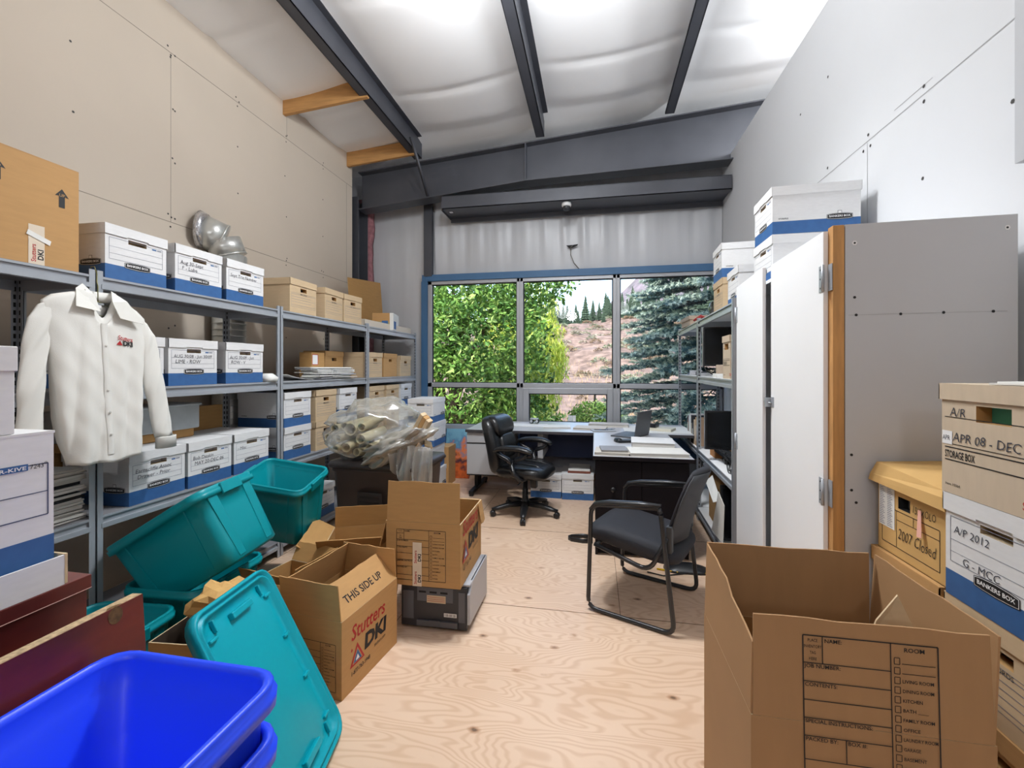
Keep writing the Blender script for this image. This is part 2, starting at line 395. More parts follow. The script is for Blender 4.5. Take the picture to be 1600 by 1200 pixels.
# ceiling: white vinyl facing sagging between purlins
def roofz(x): return 4.12 + .083*(x+3.03)
PUR = [-3.66, -2.11, -.59, .86, 2.40, 3.9, 5.4]
b = MB(); L = []; xs = []
for a, c in zip(PUR[:-1], PUR[1:]):
    for i in range(10): xs.append(a+(c-a)*i/10)
xs.append(PUR[-1]); ys = [-7+i*.2 for i in range(48)] + [2.6+i*.04 for i in range(68)] + [5.38, 5.5, YE]
SEAMY = [-4.2,-3,-1.8,-.6,.62, 1.84, 3.06, 4.22]
for y in ys:
    row = []
    for x in xs:
        k = max(j for j in range(len(PUR)) if PUR[j] <= x+1e-6); k = min(k, len(PUR)-2); u = (x-PUR[k])/(PUR[k+1]-PUR[k])
        sag = .085*math.sin(math.pi*u)**.8 if 0 < u < 1 else 0
        dy = min(abs(y-q) for q in SEAMY); sag += -.022*math.exp(-(dy/.05)**2)*math.sin(math.pi*u) if 0 < u < 1 else 0
        sag *= min(1, max(0, (5.25-y)/.5))
        e = min(1, max(0, (y-4.95)/.35)); row.append((x, y, roofz(x)+.0-sag-.05*e))
    L.append(row)
b.loft(L, FABCEIL, False, False, close=False)
b.box(-3.66, 5.4, -7, YE+.2, 5.2, 5.25, GREYST); 
b.quad((-3.66,-7,roofz(-3.66)+.05), (5.4,-7,roofz(5.4)+.05), (5.4,YE+.2,roofz(5.4)+.05), (-3.66,YE+.2,roofz(-3.66)+.05), GREYST)
struct(b.build('ceiling'))
names = [('nearest the beige wall, a diagonal brace at its far end', -2.11), ('in the middle of the roof', -.59), ('nearest the white partition', .86), ('above the space behind the white partition', 2.40)]
for nm, x in names:
    b = MB(); z1 = roofz(x)-.005; z0 = z1-.205
    b.box(x-.004, x+.004, -6.9, 5.16, z0, z1, GREYST); b.box(x-.095, x+.004, -6.9, 5.16, z0, z0+.006, GREYST); b.box(x-.004, x+.06, -6.9, 5.16, z1-.006, z1, GREYST)
    b.box(x-.095, x-.089, -6.9, 5.16, z0, z0+.022, GREYST)
    tag(b.build('purlin'), 'dark grey steel roof purlin '+nm, 'beam', 'roof purlins')
b = MB(); b.tube([(-2.06, 4.72, roofz(-2.1)-.17), (-2.04, 5.19, 3.53)], .02, GREYST, 4, squash=.35)
tag(b.build('flange_brace'), 'thin dark steel brace running down from the left purlin to the rafter', 'brace')
for y, lab in ((3.88, 'short wooden joist between the beige wall and the left purlin, nearer one'), (5.02, 'short wooden joist between the beige wall and the left purlin, farther one above the rafter')):
    b = MB(); z = roofz(-3.03)-.035; n = 10
    b.slab([(XL+.002, y-.02, z-.185), (-2.125, y-.02, z-.185+.075), (-2.125, y-.02, z+.06), (XL+.002, y-.02, z-.01)], (0,1,0), .04, LUMBER)
    tag(b.build('wooden_joist', bev=.003), lab, 'joist', 'wooden joists')
# rafter, tapered I-section
b = MB()
RT = lambda x: 3.915 + .083*(x+2.93)
def RB(x): return 3.43 + (x+2.93)*.0946 if x < -.816 else 3.63 + (x+.816)*.0255
seg = [-2.985, -.816, 4.95]
for x0, x1 in zip(seg[:-1], seg[1:]):
    zb0, zb1 = RB(x0), RB(x1)
    b.slab([(x0, 5.29, zb0), (x1, 5.29, zb1), (x1, 5.29, RT(x1)), (x0, 5.29, RT(x0))], (0,1,0), .01, GREYST)
    for f0, f1, s in ((zb0, zb1, 1), (RT(x0), RT(x1), -1)):
        b.slab([(x0, 5.19, f0), (x0, 5.39, f0), (x1, 5.39, f1), (x1, 5.19, f1)], (0,0,s), .014, GREYST)
b.box(-.826, -.812, 5.19, 5.29, RB(-.816), RT(-.816), GREYST)
tag(b.build('steel_rafter', bev=.002), 'deep dark grey tapered steel I-beam spanning across the room above the window', 'beam')
# lower channel girt
b = MB()
b.box(-1.86, 1.47, 5.19, 5.55, 3.36, 3.368, GREYST); b.box(-1.86, 1.47, 5.19, 5.198, 3.36, 3.515, GREYST); b.box(-1.86, 1.47, 5.545, 5.553, 3.30, 3.40, GREYST)
b.box(-1.86, 1.47, 5.19, 5.23, 3.51, 3.517, GREYST); b.box(-1.866, -1.86, 5.19, 5.55, 3.34, 3.46, GREYST)
b.box(-1.80, -1.76, 5.3, 5.34, 3.355, 3.36, PWHITE)
tag(b.build('channel_beam'), 'grey steel channel beam hanging level below the rafter with a dome camera on it', 'beam')
t = thing('security_camera', 'small white dome security camera under the grey channel beam', 'camera', (-.335, 5.27, 3.358))
b = MB(); b.lathe([(.055, 0), (.058, -.03), (.05, -.045)], M('camera_housing', (225,225,225), .4), 20); b.build('housing', t)
b = MB(); b.lathe([(.045, -.045), (.044, -.065), (.03, -.088), (.01, -.096)], M('smoked_dome', (50,52,56), .15), 20); b.build('dome', t)
t = thing('cable_stub', 'grey cable coming through a torn hole in the insulation facing above the window', 'cable', (-.30, YE-.03, 2.93))
b = MB(); b.tube([(.02, -.03, .0), (.0, -.06, -.02), (.0, -.06, -.12), (.04, -.05, -.22), (.11, -.03, -.30)], .006, CORD, 6); b.build('cord', t)
b = MB(); b.poly((0, -.03, 0), (1,0,0), (0,0,1), [(-.06,.01), (-.01,-.03), (.08,.0), (.09,.02), (.02,.012)], DARK); b.build('torn_hole', t)

# pendant lamps out of view, added to brighten the room
def lamp(x, y, z, e, r, lab, down=0):
    t = thing('added_fill_lamp', lab, 'lamp', (x, y, z), 0, 'added fill lamps')
    b = MB(); b.tube([(0,0,.2), (0,0,roofz(x)-z-.1)], .012, GREYST, 6); b.build('rod', t)
    b = MB(); b.lathe([(.05,.22), (.12,.17), (.12,.155), (.05,.2)], GREYST, 20); b.build('fill_lamp_cap', t)
    l = bpy.data.lights.new('added_point_light', 'POINT'); l.energy = e; l.shadow_soft_size = r; l.color = (.94, .97, 1)
    o = bpy.data.objects.new('added_point_light', l); COL.objects.link(o); o.parent = t; o.location = (0,0,0)
    if down:  # wide spot added to brighten the floor and lower surfaces
        l = bpy.data.lights.new('added_downlight', 'SPOT'); l.energy = down; l.shadow_soft_size = r; l.color = (.94, .97, 1); l.spot_size = R(140); l.spot_blend = 1
        o = bpy.data.objects.new('added_downlight', l); COL.objects.link(o); o.parent = t; o.location = (0,0,-.02)
lamp(-.9, -1.1, 2.95, 19, .18, 'added unseen fill lamp hanging behind the camera, nearest the shelves')
lamp(.75, -1.6, 3.1, 16, .18, 'added unseen fill lamp hanging behind the camera, near the partition')
lamp(-.75, 2.5, 3.8, 52, .14, 'added unseen fill lamp hanging above the near end of the left shelving', 125)
lamp(-.1, 2.6, 3.86, 52, .14, 'added unseen fill lamp hanging above the tall open carton', 125)
lamp(-.8, -4.2, 3.2, 75, .18, 'added unseen fill lamp hanging deep behind the camera')
lamp(2.55, 3.6, 4.0, 175, .18, 'added unseen fill lamp hanging beyond the partition')
b = MB(); b.box(-3.4, 5.08, -7.1, -7.0, 0, 5.4, CABG); struct(b.build('wall_back'))

# ================================================================== STORAGE BOXES
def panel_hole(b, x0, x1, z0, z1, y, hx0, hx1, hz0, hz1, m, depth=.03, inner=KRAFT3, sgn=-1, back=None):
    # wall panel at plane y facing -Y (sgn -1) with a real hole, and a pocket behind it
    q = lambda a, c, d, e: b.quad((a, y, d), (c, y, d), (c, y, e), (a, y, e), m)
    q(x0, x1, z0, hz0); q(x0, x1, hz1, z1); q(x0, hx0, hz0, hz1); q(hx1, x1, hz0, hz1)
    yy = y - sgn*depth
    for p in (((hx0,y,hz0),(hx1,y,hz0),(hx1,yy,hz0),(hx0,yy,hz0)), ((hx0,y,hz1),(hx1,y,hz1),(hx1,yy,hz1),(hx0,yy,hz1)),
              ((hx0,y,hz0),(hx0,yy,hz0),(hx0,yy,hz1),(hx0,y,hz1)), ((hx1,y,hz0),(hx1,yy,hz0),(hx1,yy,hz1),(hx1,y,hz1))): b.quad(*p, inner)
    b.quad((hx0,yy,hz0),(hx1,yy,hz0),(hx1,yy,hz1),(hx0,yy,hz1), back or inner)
def plate(b, o, x, y, w_, h_, txt='BANKERS BOX'):
    pts = [(-w_/2,-h_*.42),(-w_/2,h_*.3),(-w_*.3,h_*.44),(0,h_*.5),(w_*.3,h_*.44),(w_/2,h_*.3),(w_/2,-h_*.42),(w_*.3,-h_*.5),(0,-h_*.54),(-w_*.3,-h_*.5)]
    n = Vector(x).cross(Vector(y)).normalized(); O = Vector(o)
    b.poly(O, x, y, [(u*1.04, v*1.14) for u, v in pts], INK); b.poly(O+n*.0004, x, y, [(u*1.0, v*1.0) for u, v in pts], PWHITE)
    b.poly(O+n*.0008, x, y, [(u*.975, v*.90) for u, v in pts], INK)
    b.text(txt, O+n*.0012-Vector(y).normalized()*h_*.17, x, y, h_*.5, PWHITE, .02, 'C', width=w_*.86)
_bx = {}
def box_meshes(kind, lines, sz, band=.07, hand=True):
    key = (kind, lines, sz)
    if key in _bx: return _bx[key]
    W, D, Hh = sz; b = MB(); x0, x1, y0, y1 = -W/2, W/2, -D/2, D/2; T = Hh-.004
    base = {'white': WHITE, 'kraft': KRAFT2, 'storage': M('storage_board', (202,184,160), .8, var=.06, scale=10, stretch=(5,1,1)), 'deep': KRAFT, 'plainwhite': WHITE, 'big': WHITE}[kind]
    blue = kind in ('white', 'big'); zb = band if blue else 0
    X, Z, O = (1,0,0), (0,0,1), (0, y0-.0008, 0)
    hz1 = T-.052; hz0 = hz1-.022; hw = .046
    if kind in ('kraft', 'deep'): hz1 = T-.062; hz0 = hz1-.03; hw = .038
    if kind == 'storage': hz1 = T-.052; hz0 = hz1-.042; hw = .05
    if blue:
        for (a, c) in (((x0,y0),(x1,y0)), ((x1,y0),(x1,y1)), ((x1,y1),(x0,y1)), ((x0,y1),(x0,y0))):
            b.quad((*a,0), (*c,0), (*c,zb), (*a,zb), BLUEB)
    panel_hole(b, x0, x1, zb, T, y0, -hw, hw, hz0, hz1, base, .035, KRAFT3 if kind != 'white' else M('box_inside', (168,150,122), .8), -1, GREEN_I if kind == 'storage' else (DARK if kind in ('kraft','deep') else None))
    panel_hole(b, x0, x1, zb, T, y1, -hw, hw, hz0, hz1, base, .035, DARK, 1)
    b.quad((x1,y0,zb), (x1,y1,zb), (x1,y1,T), (x1,y0,T), base); b.quad((x0,y1,zb), (x0,y0,zb), (x0,y0,T), (x0,y1,T), base)
    b.quad((x0,y0,0), (x0,y1,0), (x1,y1,0), (x1,y0,0), base); b.quad((x0,y0,T), (x1,y0,T), (x1,y1,T), (x0,y1,T), base)
    if kind == 'white':
        b.rect(O, X, Z, x0+.018, .097, x1-.022, T-.060, .0016, LINE)
        for z in (.125, .158): b.line(O, X, Z, (x0+.018, z), (x1-.022, z), .0012, LINE)
        b.fill((0,y0-.0009,0), X, Z, -hw-.012, hz0-.006, hw+.012, hz1+.002, base) if False else None
        b.fill((0,y0-.001,0), X, Z, .075, T-.072, .098, T-.065, BLUEB); b.fill((0,y0-.001,0), X, Z, .101, T-.071, .125, T-.066, LINE)
        plate(b, (.0, y0-.001, zb+.010), X, Z, .125, .031)
        for sx, xx in ((1, x1+.001), (-1, x0-.001)):
            plate(b, (xx, .115 if sx > 0 else -.115, zb+.010), (0,sx,0), Z, .12, .030); b.fill((xx, .115 if sx > 0 else -.115, zb+.024), (0,sx,0), Z, -.010, 0, .010, .016, INK); b.fill((xx+sx*.0004, .115 if sx > 0 else -.115, zb+.024), (0,sx,0), Z, -.008, .002, .008, .014, PWHITE)
            b.text('STOR/FILE', (xx, -D/2+.03 if sx > 0 else D/2-.03, zb+.010), (0,sx,0), Z, .011, INK, .02)
    if kind == 'kraft':
        b.text('RECORDS', (0, y0-.001, hz0-.024), X, Z, .018, INK, 0, 'C')
        for i, z in enumerate((.145, .125, .105, .085, .06)): b.line(O, X, Z, (x0+.02, z), (x1-.02-(.05 if i % 2 else 0), z), .0018, LINE)
        b.rect(O, X, Z, x0+.018, .045, x1-.018, .155, .0014, LINE)
    if kind == 'storage':
        for z, t in ((.222,.002), (.148,.002), (.138,.003), (.103,.003)): b.line(O, X, Z, (x0+.012, z-.01), (x1-.012, z-.01), t, INK)
        b.text('STORAGE BOX', (x0+.012, y0-.001, .100), X, Z, .028, INK, .015, width=.10)
        b.text('Item 10364', (x0+.014, y0-.001, .022), X, Z, .011, INK); b.text('STAPLES', (.078, y0-.001, .020), X, Z, .026, RED, .02, width=.078)
    if kind == 'big':
        b.rect(O, X, Z, x0+.03, .108, x1-.03, .205, .002, INK); b.line(O, X, Z, (x0+.03, .155), (x1-.03, .155), .0016, INK)
    if kind in ('white', 'big') and kind == 'white': pass
    zs = {'white': [T-.103, .127, .100], 'storage': [.175+.04, .147, .0], 'deep': [T-.12, .10, .05], 'kraft': [.1, .06, .03], 'plainwhite': [.15,.1,.05], 'big': [.15,.1,.05]}[kind]
    for k, s in enumerate(lines):
        if not s: continue
        size = .030 if kind == 'white' else .034
        vs, fs, wd = text_geo(s, -.004)
        size = min(size, (W-.07)/wd)
        b.text(s, (x0+.03+.01*k, y0-.0014, zs[k]), X, Z, size, PEN, -.004, shear=.12, wob=.03)
    body = b.mesh('box_body')
    # lid with skirt and hand notch
    b = MB(); g = .004; a0, a1, c0, c1 = x0-g, x1+g, y0-g-.0015, y1+g+.0015; sk = .05 if kind != 'storage' else .045; t = .003; nw = .052; nh = .018
    lm = WHITE if kind in ('white', 'plainwhite', 'big') else base
    b.box(a0, a1, c0, c1, Hh-t, Hh, lm); b.box(a0, a0+t, c0, c1, Hh-sk, Hh-t, lm); b.box(a1-t, a1, c0, c1, Hh-sk, Hh-t, lm)
    for ya, yb in ((c0, c0+t), (c1-t, c1)):
        if kind == 'white':
            b.box(a0, -nw, ya, yb, Hh-sk, Hh-t, lm); b.box(nw, a1, ya, yb, Hh-sk, Hh-t, lm); b.box(-nw, nw, ya, yb, Hh-sk+nh*.3, Hh-t, lm)
        else: b.box(a0, a1, ya, yb, Hh-sk, Hh-t, lm)
    lid = b.mesh('box_lid')
    _bx[key] = (body, lid); return _bx[key]
def sbox(label, x, y, z, rot, kind='white', lines=(), sz=(.31,.40,.265), group=None, lid=True, tilt=None):
    t = thing('storage_box', label, 'box', (x, y, z), tilt if tilt else R(rot), group)
    bo, li = box_meshes(kind, tuple(lines), sz); put('body', bo, t)
    if lid: put('lid', li, t)
    return t

# ================================================================== STEEL SHELVING
def shelf_unit(label, y0, y1, xf, dep, zs, side=1, skew=0.0, top=1.86, group='steel shelving units', boards=SHBOARD):
    # side=+1: front at xf facing +X (left wall); side=-1: front facing -X
    t = thing('shelving_unit', label, 'shelving', (0,0,0), 0, group); s = side; xb = xf - s*dep
    fx = lambda x, y: x + skew*(y-y0)
    for yy, sy in ((y0, 1), (y1, -1)):
        for xx, sx in ((xf, -s), (xb, s)):
            X = fx(xx, yy); b = MB()
            b.box(min(X, X+sx*.002), max(X, X+sx*.002), min(yy, yy+sy*.027), max(yy, yy+sy*.027), 0, top, STEEL)
            b.box(min(X, X+sx*.032), max(X, X+sx*.032), min(yy, yy+sy*.002), max(yy, yy+sy*.002), 0, top, STEEL)
            xo = X + (.0007 if s*1 > 0 else -.0007)*(1 if xx == xf else 1)
            z = .1
            while z < top-.03:      # slots punched in the side flange
                ya = yy + sy*.0027
                b.quad((X+sx*.012, ya, z), (X+sx*.020, ya, z), (X+sx*.020, ya, z+.022), (X+sx*.012, ya, z+.022), DARK)
                if xx == xb:
                    xa = X + sx*.0027
                    b.quad((xa, yy+sy*.009, z), (xa, yy+sy*.019, z), (xa, yy+sy*.019, z+.022), (xa, yy+sy*.009, z+.022), DARK)
                z += .038
            b.build('upright', t)
    for z in zs:
        b = MB(); g = .004
        A = (fx(xf, y0)-s*g, y0+g); B_ = (fx(xf, y1)-s*g, y1-g); C_ = (fx(xb, y1)+s*g, y1-g); D_ = (fx(xb, y0)+s*g, y0+g)
        b.slab([(*A, z-.012), (*B_, z-.012), (*C_, z-.012), (*D_, z-.012)], (0,0,1), .012, boards)
        b.build('shelf_board', t)
        b = MB()
        for xx, sx in ((xf, -s), (xb, s)):
            for off, th, za, zb in ((.010, .003, -.062, -.002), (-.003, .015, -.060, -.038), (.001, .010, -.012, -.002)):
                p = [(fx(xx, y0)+sx*off, y0+.02), (fx(xx, y1)+sx*off, y1-.02)]
                b.slab([(p[0][0], p[0][1], z+za), (p[1][0], p[1][1], z+za), (p[1][0], p[1][1], z+zb), (p[0][0], p[0][1], z+zb)], (sx,0,0), th, STEEL)
        for yy, sy in ((y0, 1), (y1, -1)):
            xa, xc = fx(xf, yy)-s*.03, fx(xb, yy)+s*.03
            b.box(min(xa,xc), max(xa,xc), min(yy+sy*.003, yy+sy*.007), max(yy+sy*.003, yy+sy*.007), z-.06, z-.012, STEEL)
        b.build('shelf_beam', t)
    return t
XS = -2.3; ZT, ZM, ZL, ZB = 1.835, 1.30, .70, .12
LV = (ZT, ZM, ZL, ZB)
shelf_unit('grey steel shelving unit nearest the camera on the left, big carton on top', .45, 1.672, XS, .47, LV)
shelf_unit('grey steel shelving unit behind the hanging shirt, three white boxes on top', 1.677, 2.905, XS, .47, LV)
shelf_unit('grey steel shelving unit with three kraft boxes on top, papers on its middle shelf', 2.91, 4.19, XS, .47, LV)
shelf_unit('grey steel shelving unit at the far left corner by the window', 4.195, 5.44, XS, .47, LV)
shelf_unit('steel shelving unit on the right nearest the window, a screen on its middle shelf', 4.32, 5.50, .925, .455, (1.835, 1.325, .655, .12), -1, .0355, group='steel shelving units', boards=PWHITE)
shelf_unit('steel shelving unit on the right half hidden by the white cabinet', 3.10, 4.315, .882, .455, (1.835, 1.325, .655, .12), -1, .0355, group='steel shelving units', boards=PWHITE)

BX = XS - .01 - .2       # box centre x for 40 cm deep boxes with the front near the shelf edge
def lb(label, y0, y1, z, kind='white', lines=(), h=.265, dx=0, g=None, rot=0, dep=.40, **k):
    return sbox(label, XS-.012-dep/2-dx, (y0+y1)/2, z, 90+rot, kind, lines, (round(min(.33, y1-y0-.012),3), dep, h), g, **k)
G1 = 'boxes on the left shelving'
e = .0005
lb('white and blue file box on the top shelf, left of three beside the big carton', 1.715, 2.035, ZT+e, lines=(), g=G1)
lb('white and blue file box on the top shelf, middle one, before the silver duct', 2.075, 2.40, ZT+e, lines=('Aug 30-Sept', 'F - Lube'), g=G1)
lb('white and blue file box on the top shelf hiding the foot of the duct', 2.425, 2.755, ZT+e, lines=('Sept Trst Number', ''), g=G1)
lb('wide kraft file box on the top shelf with a printed handle side', 3.02, 3.36, ZT+e, 'kraft', g=G1)
lb('kraft file box on the top shelf with a sagging lid, middle of three', 3.44, 3.76, ZT+e, 'kraft', g=G1, rot=4)
lb('kraft file box on the top shelf, right of three, next to the flat white tray', 3.79, 4.09, ZT+e, 'kraft', g=G1, rot=-3)
# middle shelf
lb('white and blue file box on the middle shelf, mostly hidden behind the shirt', 1.70, 2.02, ZM+e, g=G1)
lb('white and blue file box on the middle shelf, just right of the shirt sleeve', 2.035, 2.365, ZM+e, lines=('AUG 30/08 - Jun 30/09', 'LIME - ROW'), g=G1)
lb('white and blue file box on the middle shelf, right one, beside the steel uprights', 2.42, 2.75, ZM+e, lines=('AUG 30/09 - Jun', 'ROW - V'), g=G1)
lb('kraft file box on the middle shelf behind the paper pile, flap open', 3.80, 4.12, ZM+e, 'deep', g=G1, dx=.22, dep=.22)
lb('kraft file box on the middle shelf of the far unit, crumpled front, left of three', 4.21, 4.53, ZM+e, 'kraft', g=G1)
lb('kraft file box on the middle shelf of the far unit, middle one', 4.55, 4.90, ZM+e, 'deep', g=G1)
lb('kraft file box on the middle shelf of the far unit, nearest the window', 4.98, 5.30, ZM+e, 'kraft', g=G1, h=.25)
# lower shelf
lb('white and blue file box on the lower shelf below the shirt hem', 1.815, 2.145, ZL+e, lines=('Earnscliffe Assoc', 'Drawer - Prior'), g=G1, rot=2)
lb('white and blue file box on the lower shelf, middle of the front row', 2.155, 2.475, ZL+e, lines=('Bob Deakin', 'MAY 20-DEC 06'), g=G1)
lb('white and blue file box on the lower shelf, right end of the front row', 2.485, 2.805, ZL+e, lines=('- Misc',), g=G1)
lb('white and blue file box on the third unit lower shelf, bottom of a pair', 2.955, 3.285, ZL+e, g=G1, h=.245)
lb('white and blue file box on the third unit lower shelf, top of a pair', 2.955, 3.285, ZL+.2465, g=G1)
lb('kraft box lying low on the lower shelf of the third unit, under another kraft box', 3.34, 3.65, ZL+e, 'kraft', g=G1, h=.245)
lb('kraft file box on the lower shelf behind the plastic bag, lid printed', 3.34, 3.65, ZL+.2465, 'kraft', g=G1)
lb('white box on the lower shelf behind the plastic bag, bottom of a pair', 3.69, 4.0, ZL+e, 'plainwhite', g=G1, h=.245)
lb('white box on the lower shelf behind the plastic bag, right of the kraft one', 3.69, 4.0, ZL+.2465, 'white', g=G1)
for k, (a, c) in enumerate(((4.24, 4.57), (4.62, 4.95), (4.99, 5.32))):
    nm = ('left', 'middle', 'right')[k]
    lb('file box at the bottom of the %s stack on the far unit' % nm, a, c, ZL+e, ('kraft','kraft','white')[k], g=G1, h=.25)
    lb(('kraft', 'kraft', 'white')[k]+' file box under the far unit middle shelf, top of the %s stack' % nm, a, c, ZL+.2515, ('kraft','kraft','white')[k], g=G1, h=.255)
# bottom shelf
lb('white and blue file box on the third unit bottom shelf, left one', 2.95, 3.27, ZB+e, g=G1)
lb('white and blue file box on the third unit bottom shelf, beside the brown bin', 3.30, 3.62, ZB+e, g=G1)
t = thing('flat_carton', 'flat pale cardboard tray lying along the top shelf near the window', 'box', (XS-.235, 4.72, ZT+e))
b = MB(); b.box(-.18, .18, -.50, .68, 0, .004, KRAFT2)
for q in ((.176,.18,-.50,.68), (-.18,-.176,-.50,.68), (-.18,.18,-.50,-.496), (-.18,.18,.676,.68)): b.box(*q, 0, .075, M('pale_carton', (214,202,186), .8))
b.build('tray', t)
t = thing('small_carton', 'brown carton with printed picture label inside the tray on the top shelf', 'box', (XS-.17, 4.93, ZT+.006), R(14))
b = MB(); b.box(-.12, .12, -.16, .16, 0, .20, KRAFT); b.box(.08, .121, -.161, .161, 0, .2005, PAPER)
b.fill((-.1, -.161, 0), (1,0,0), (0,0,1), .0, .02, .17, .10, M('label_green', (150,160,120), .6)); b.fill((-.1,-.162,0), (1,0,0), (0,0,1), .09, .02, .16, .11, BLUEB)
b.fill((.122, 0, 0), (0,1,0), (0,0,1), -.13, .02, .0, .11, BLUEB)
b.build('body', t)
b = MB(); b.slab([(-2.735, 4.60, ZT+.01), (-2.735, 5.40, ZT+.01), (-2.79, 5.40, 2.52), (-2.79, 4.62, 2.44)], (1,0,0), .006, KRAFT3)
tag(b.build('cardboard_sheet'), 'tall sheet of brown cardboard standing behind the small carton on the top shelf', 'cardboard')
# brown carton and clear tub at the back of the lower shelf
b = MB(); b.box(-2.765, -2.725, 1.70, 2.83, ZL+.002, 1.13, KRAFT3); tag(b.build('flat_carton'), 'long brown cardboard panel standing at the back of the lower shelf', 'cardboard')
b = MB(); b.box(-2.72, -2.50, 1.74, 2.42, 1.02, 1.17, M('frosted_tub', (188,196,200), .3, var=.25, scale=5)); 
b.box(-2.73, -2.49, 1.73, 2.43, 1.165, 1.18, M('frosted_tub', (188,196,200), .3)); b.box(-2.7,-2.52,1.76,2.40,.968,1.02,KRAFT3)
tag(b.build('storage_tub', bev=.01), 'frosted clear plastic tub under the middle shelf behind the shirt sleeve', 'tub')

# big carton on the near top shelf
def tape(b, o, x, y, L, w_, txt=True, m=None):
    n = Vector(x).cross(Vector(y)).normalized(); O = Vector(o)+n*.0012
    b.fill(O, x, y, 0, -w_/2, L, w_/2, M('clear_tape', (222,208,188), .25)); O = O+n*.0006
    k = 0
    while k*.11+.09 < L:
        b.text('Stutters', O + Vector(x)*(k*.11+.01) + Vector(y)*(w_*.05), x, y, w_*.42, RED, .015); b.text('DKI', O + Vector(x)*(k*.11+.02) - Vector(y)*(w_*.42), x, y, w_*.5, INK, .03)
        k += 1
t = thing('carton', 'large brown carton with UP arrows on top of the nearest shelving unit', 'box', (XS-.21, 1.30, ZT+e))
b = MB(); b.box(-.20, .20, -.40, .31, 0, .45, KRAFT)
for y_, z_ in ((.245, .32), (.03, .36), (-.18, .36)):
    O = (.2012, y_, z_); b.poly(O, (0,1,0), (0,0,1), [(-.011,-.05),(.011,-.05),(.011,0),(.026,-.002),(0,.032),(-.026,-.002),(-.011,0)], INK)
    b.text('UP', (.2018, y_, z_-.002), (0,1,0), (0,0,1), .018, KRAFT, .01, 'C')
tape(b, (.2, .155, 0), (0,0,1), (0,-1,0), .165, .055)
b.slab([(.2025, .12, .12), (.2025, .20, .09), (.2025, .205, .11), (.2025, .125, .14)], (1,0,0), .001, PAPER)
b.build('body', t, bev=.004)
b = MB(); b.box(-.20,.20,-.40,-.046,.4505,.455,KRAFT); b.box(-.20,.20,-.042,.31,.4505,.455,KRAFT); b.build('flap', t)

# paper stacks
def paper_stack(label, x, y, z, w_, d_, n, th, rot=0, m=PAPERS, jit=.012, group=None, name='paper_stack', extra=None):
    t = MB(); zz = 0
    for i in range(n):
        h = th*random.uniform(.5, 1.4); ox, oy, a = random.uniform(-jit,jit), random.uniform(-jit,jit), random.uniform(-.05,.05)*jit/.012
        t.at((ox, oy, zz), (0,0,a)); t.box(-w_/2, w_/2, -d_/2, d_/2, 0, h*.92, m if random.random() < .75 else (extra or PAPER)); zz += h
    t.at(); o = t.build(name); o.location = (x, y, z); o.rotation_euler = (0,0,R(rot)); tag(o, label, 'papers', group); return o, zz
paper_stack('tall stack of loose papers on the lower shelf just left of the shelf upright', -2.47, 1.52, ZL+e, .28, .24, 34, .008, 3, jit=.014, extra=DARK)
paper_stack('second tall stack of papers on the lower shelf, farther left', -2.47, 1.24, ZL+e, .28, .22, 30, .008, -3, jit=.014)
paper_stack('pile of papers and folders with black clips on the middle shelf of the third unit', -2.40, 3.66, ZM+e, .17, .52, 14, .008, -3, PAPER, .03, extra=M('grey_folder', (150,152,158), .6))
b = MB(); L = []
for i in range(8): L.append([(-2.36-.0*i, 3.06+i*.055, ZM+.004+.045*((i-6)/6)**2), (-2.62, 3.06+i*.055, ZM+.004+.03*((i-6)/6)**2)])
b.loft(L, PAPER, False, False, close=False); tag(b.build('paper_sheet', solid=.003), 'single curled white sheet on the middle shelf beside the paper pile', 'paper')
for k in range(5):
    b = MB(); x_, y_, z_ = -2.32, 3.60+.05*math.sin(k*2.3), ZM+.075-.016*k; b.box(x_-.006, x_+.012, y_-.02, y_+.02, z_, z_+.016, BLACKP)
    tag(b.build('binder_clip', bev=.003), 'small black binder clip on the edge of the paper pile', 'clip', 'binder clips on the paper pile')
b = MB(); b.at((-2.34, 2.83, ZM+.03)); b.loft([rr(.10, .10, .03, -.03), rr(.12,.12,.04,0), rr(.05,.06,.02,.03)], PAPER); b.at(); tag(b.build('crumpled_paper'), 'crumpled white wrapper on the middle shelf beside the uprights', 'paper')
t = thing('carton', 'brown carton with a red warning label at the back of the middle shelf', 'box', (-2.58, 3.62, ZM+e), 0)
b = MB(); b.box(-.02, .10, -.09, .10, 0, .24, KRAFT3); b.fill((.1012,-.04,0), (0,1,0), (0,0,1), -.04, .13, .04, .22, PWHITE); b.rect((.1018,-.04,0), (0,1,0), (0,0,1), -.04, .13, .04, .22, .006, RED); b.text('!', (.102, 0, .15), (0,1,0), (0,0,1), .07, RED, .01, 'C'); b.build('body', t)

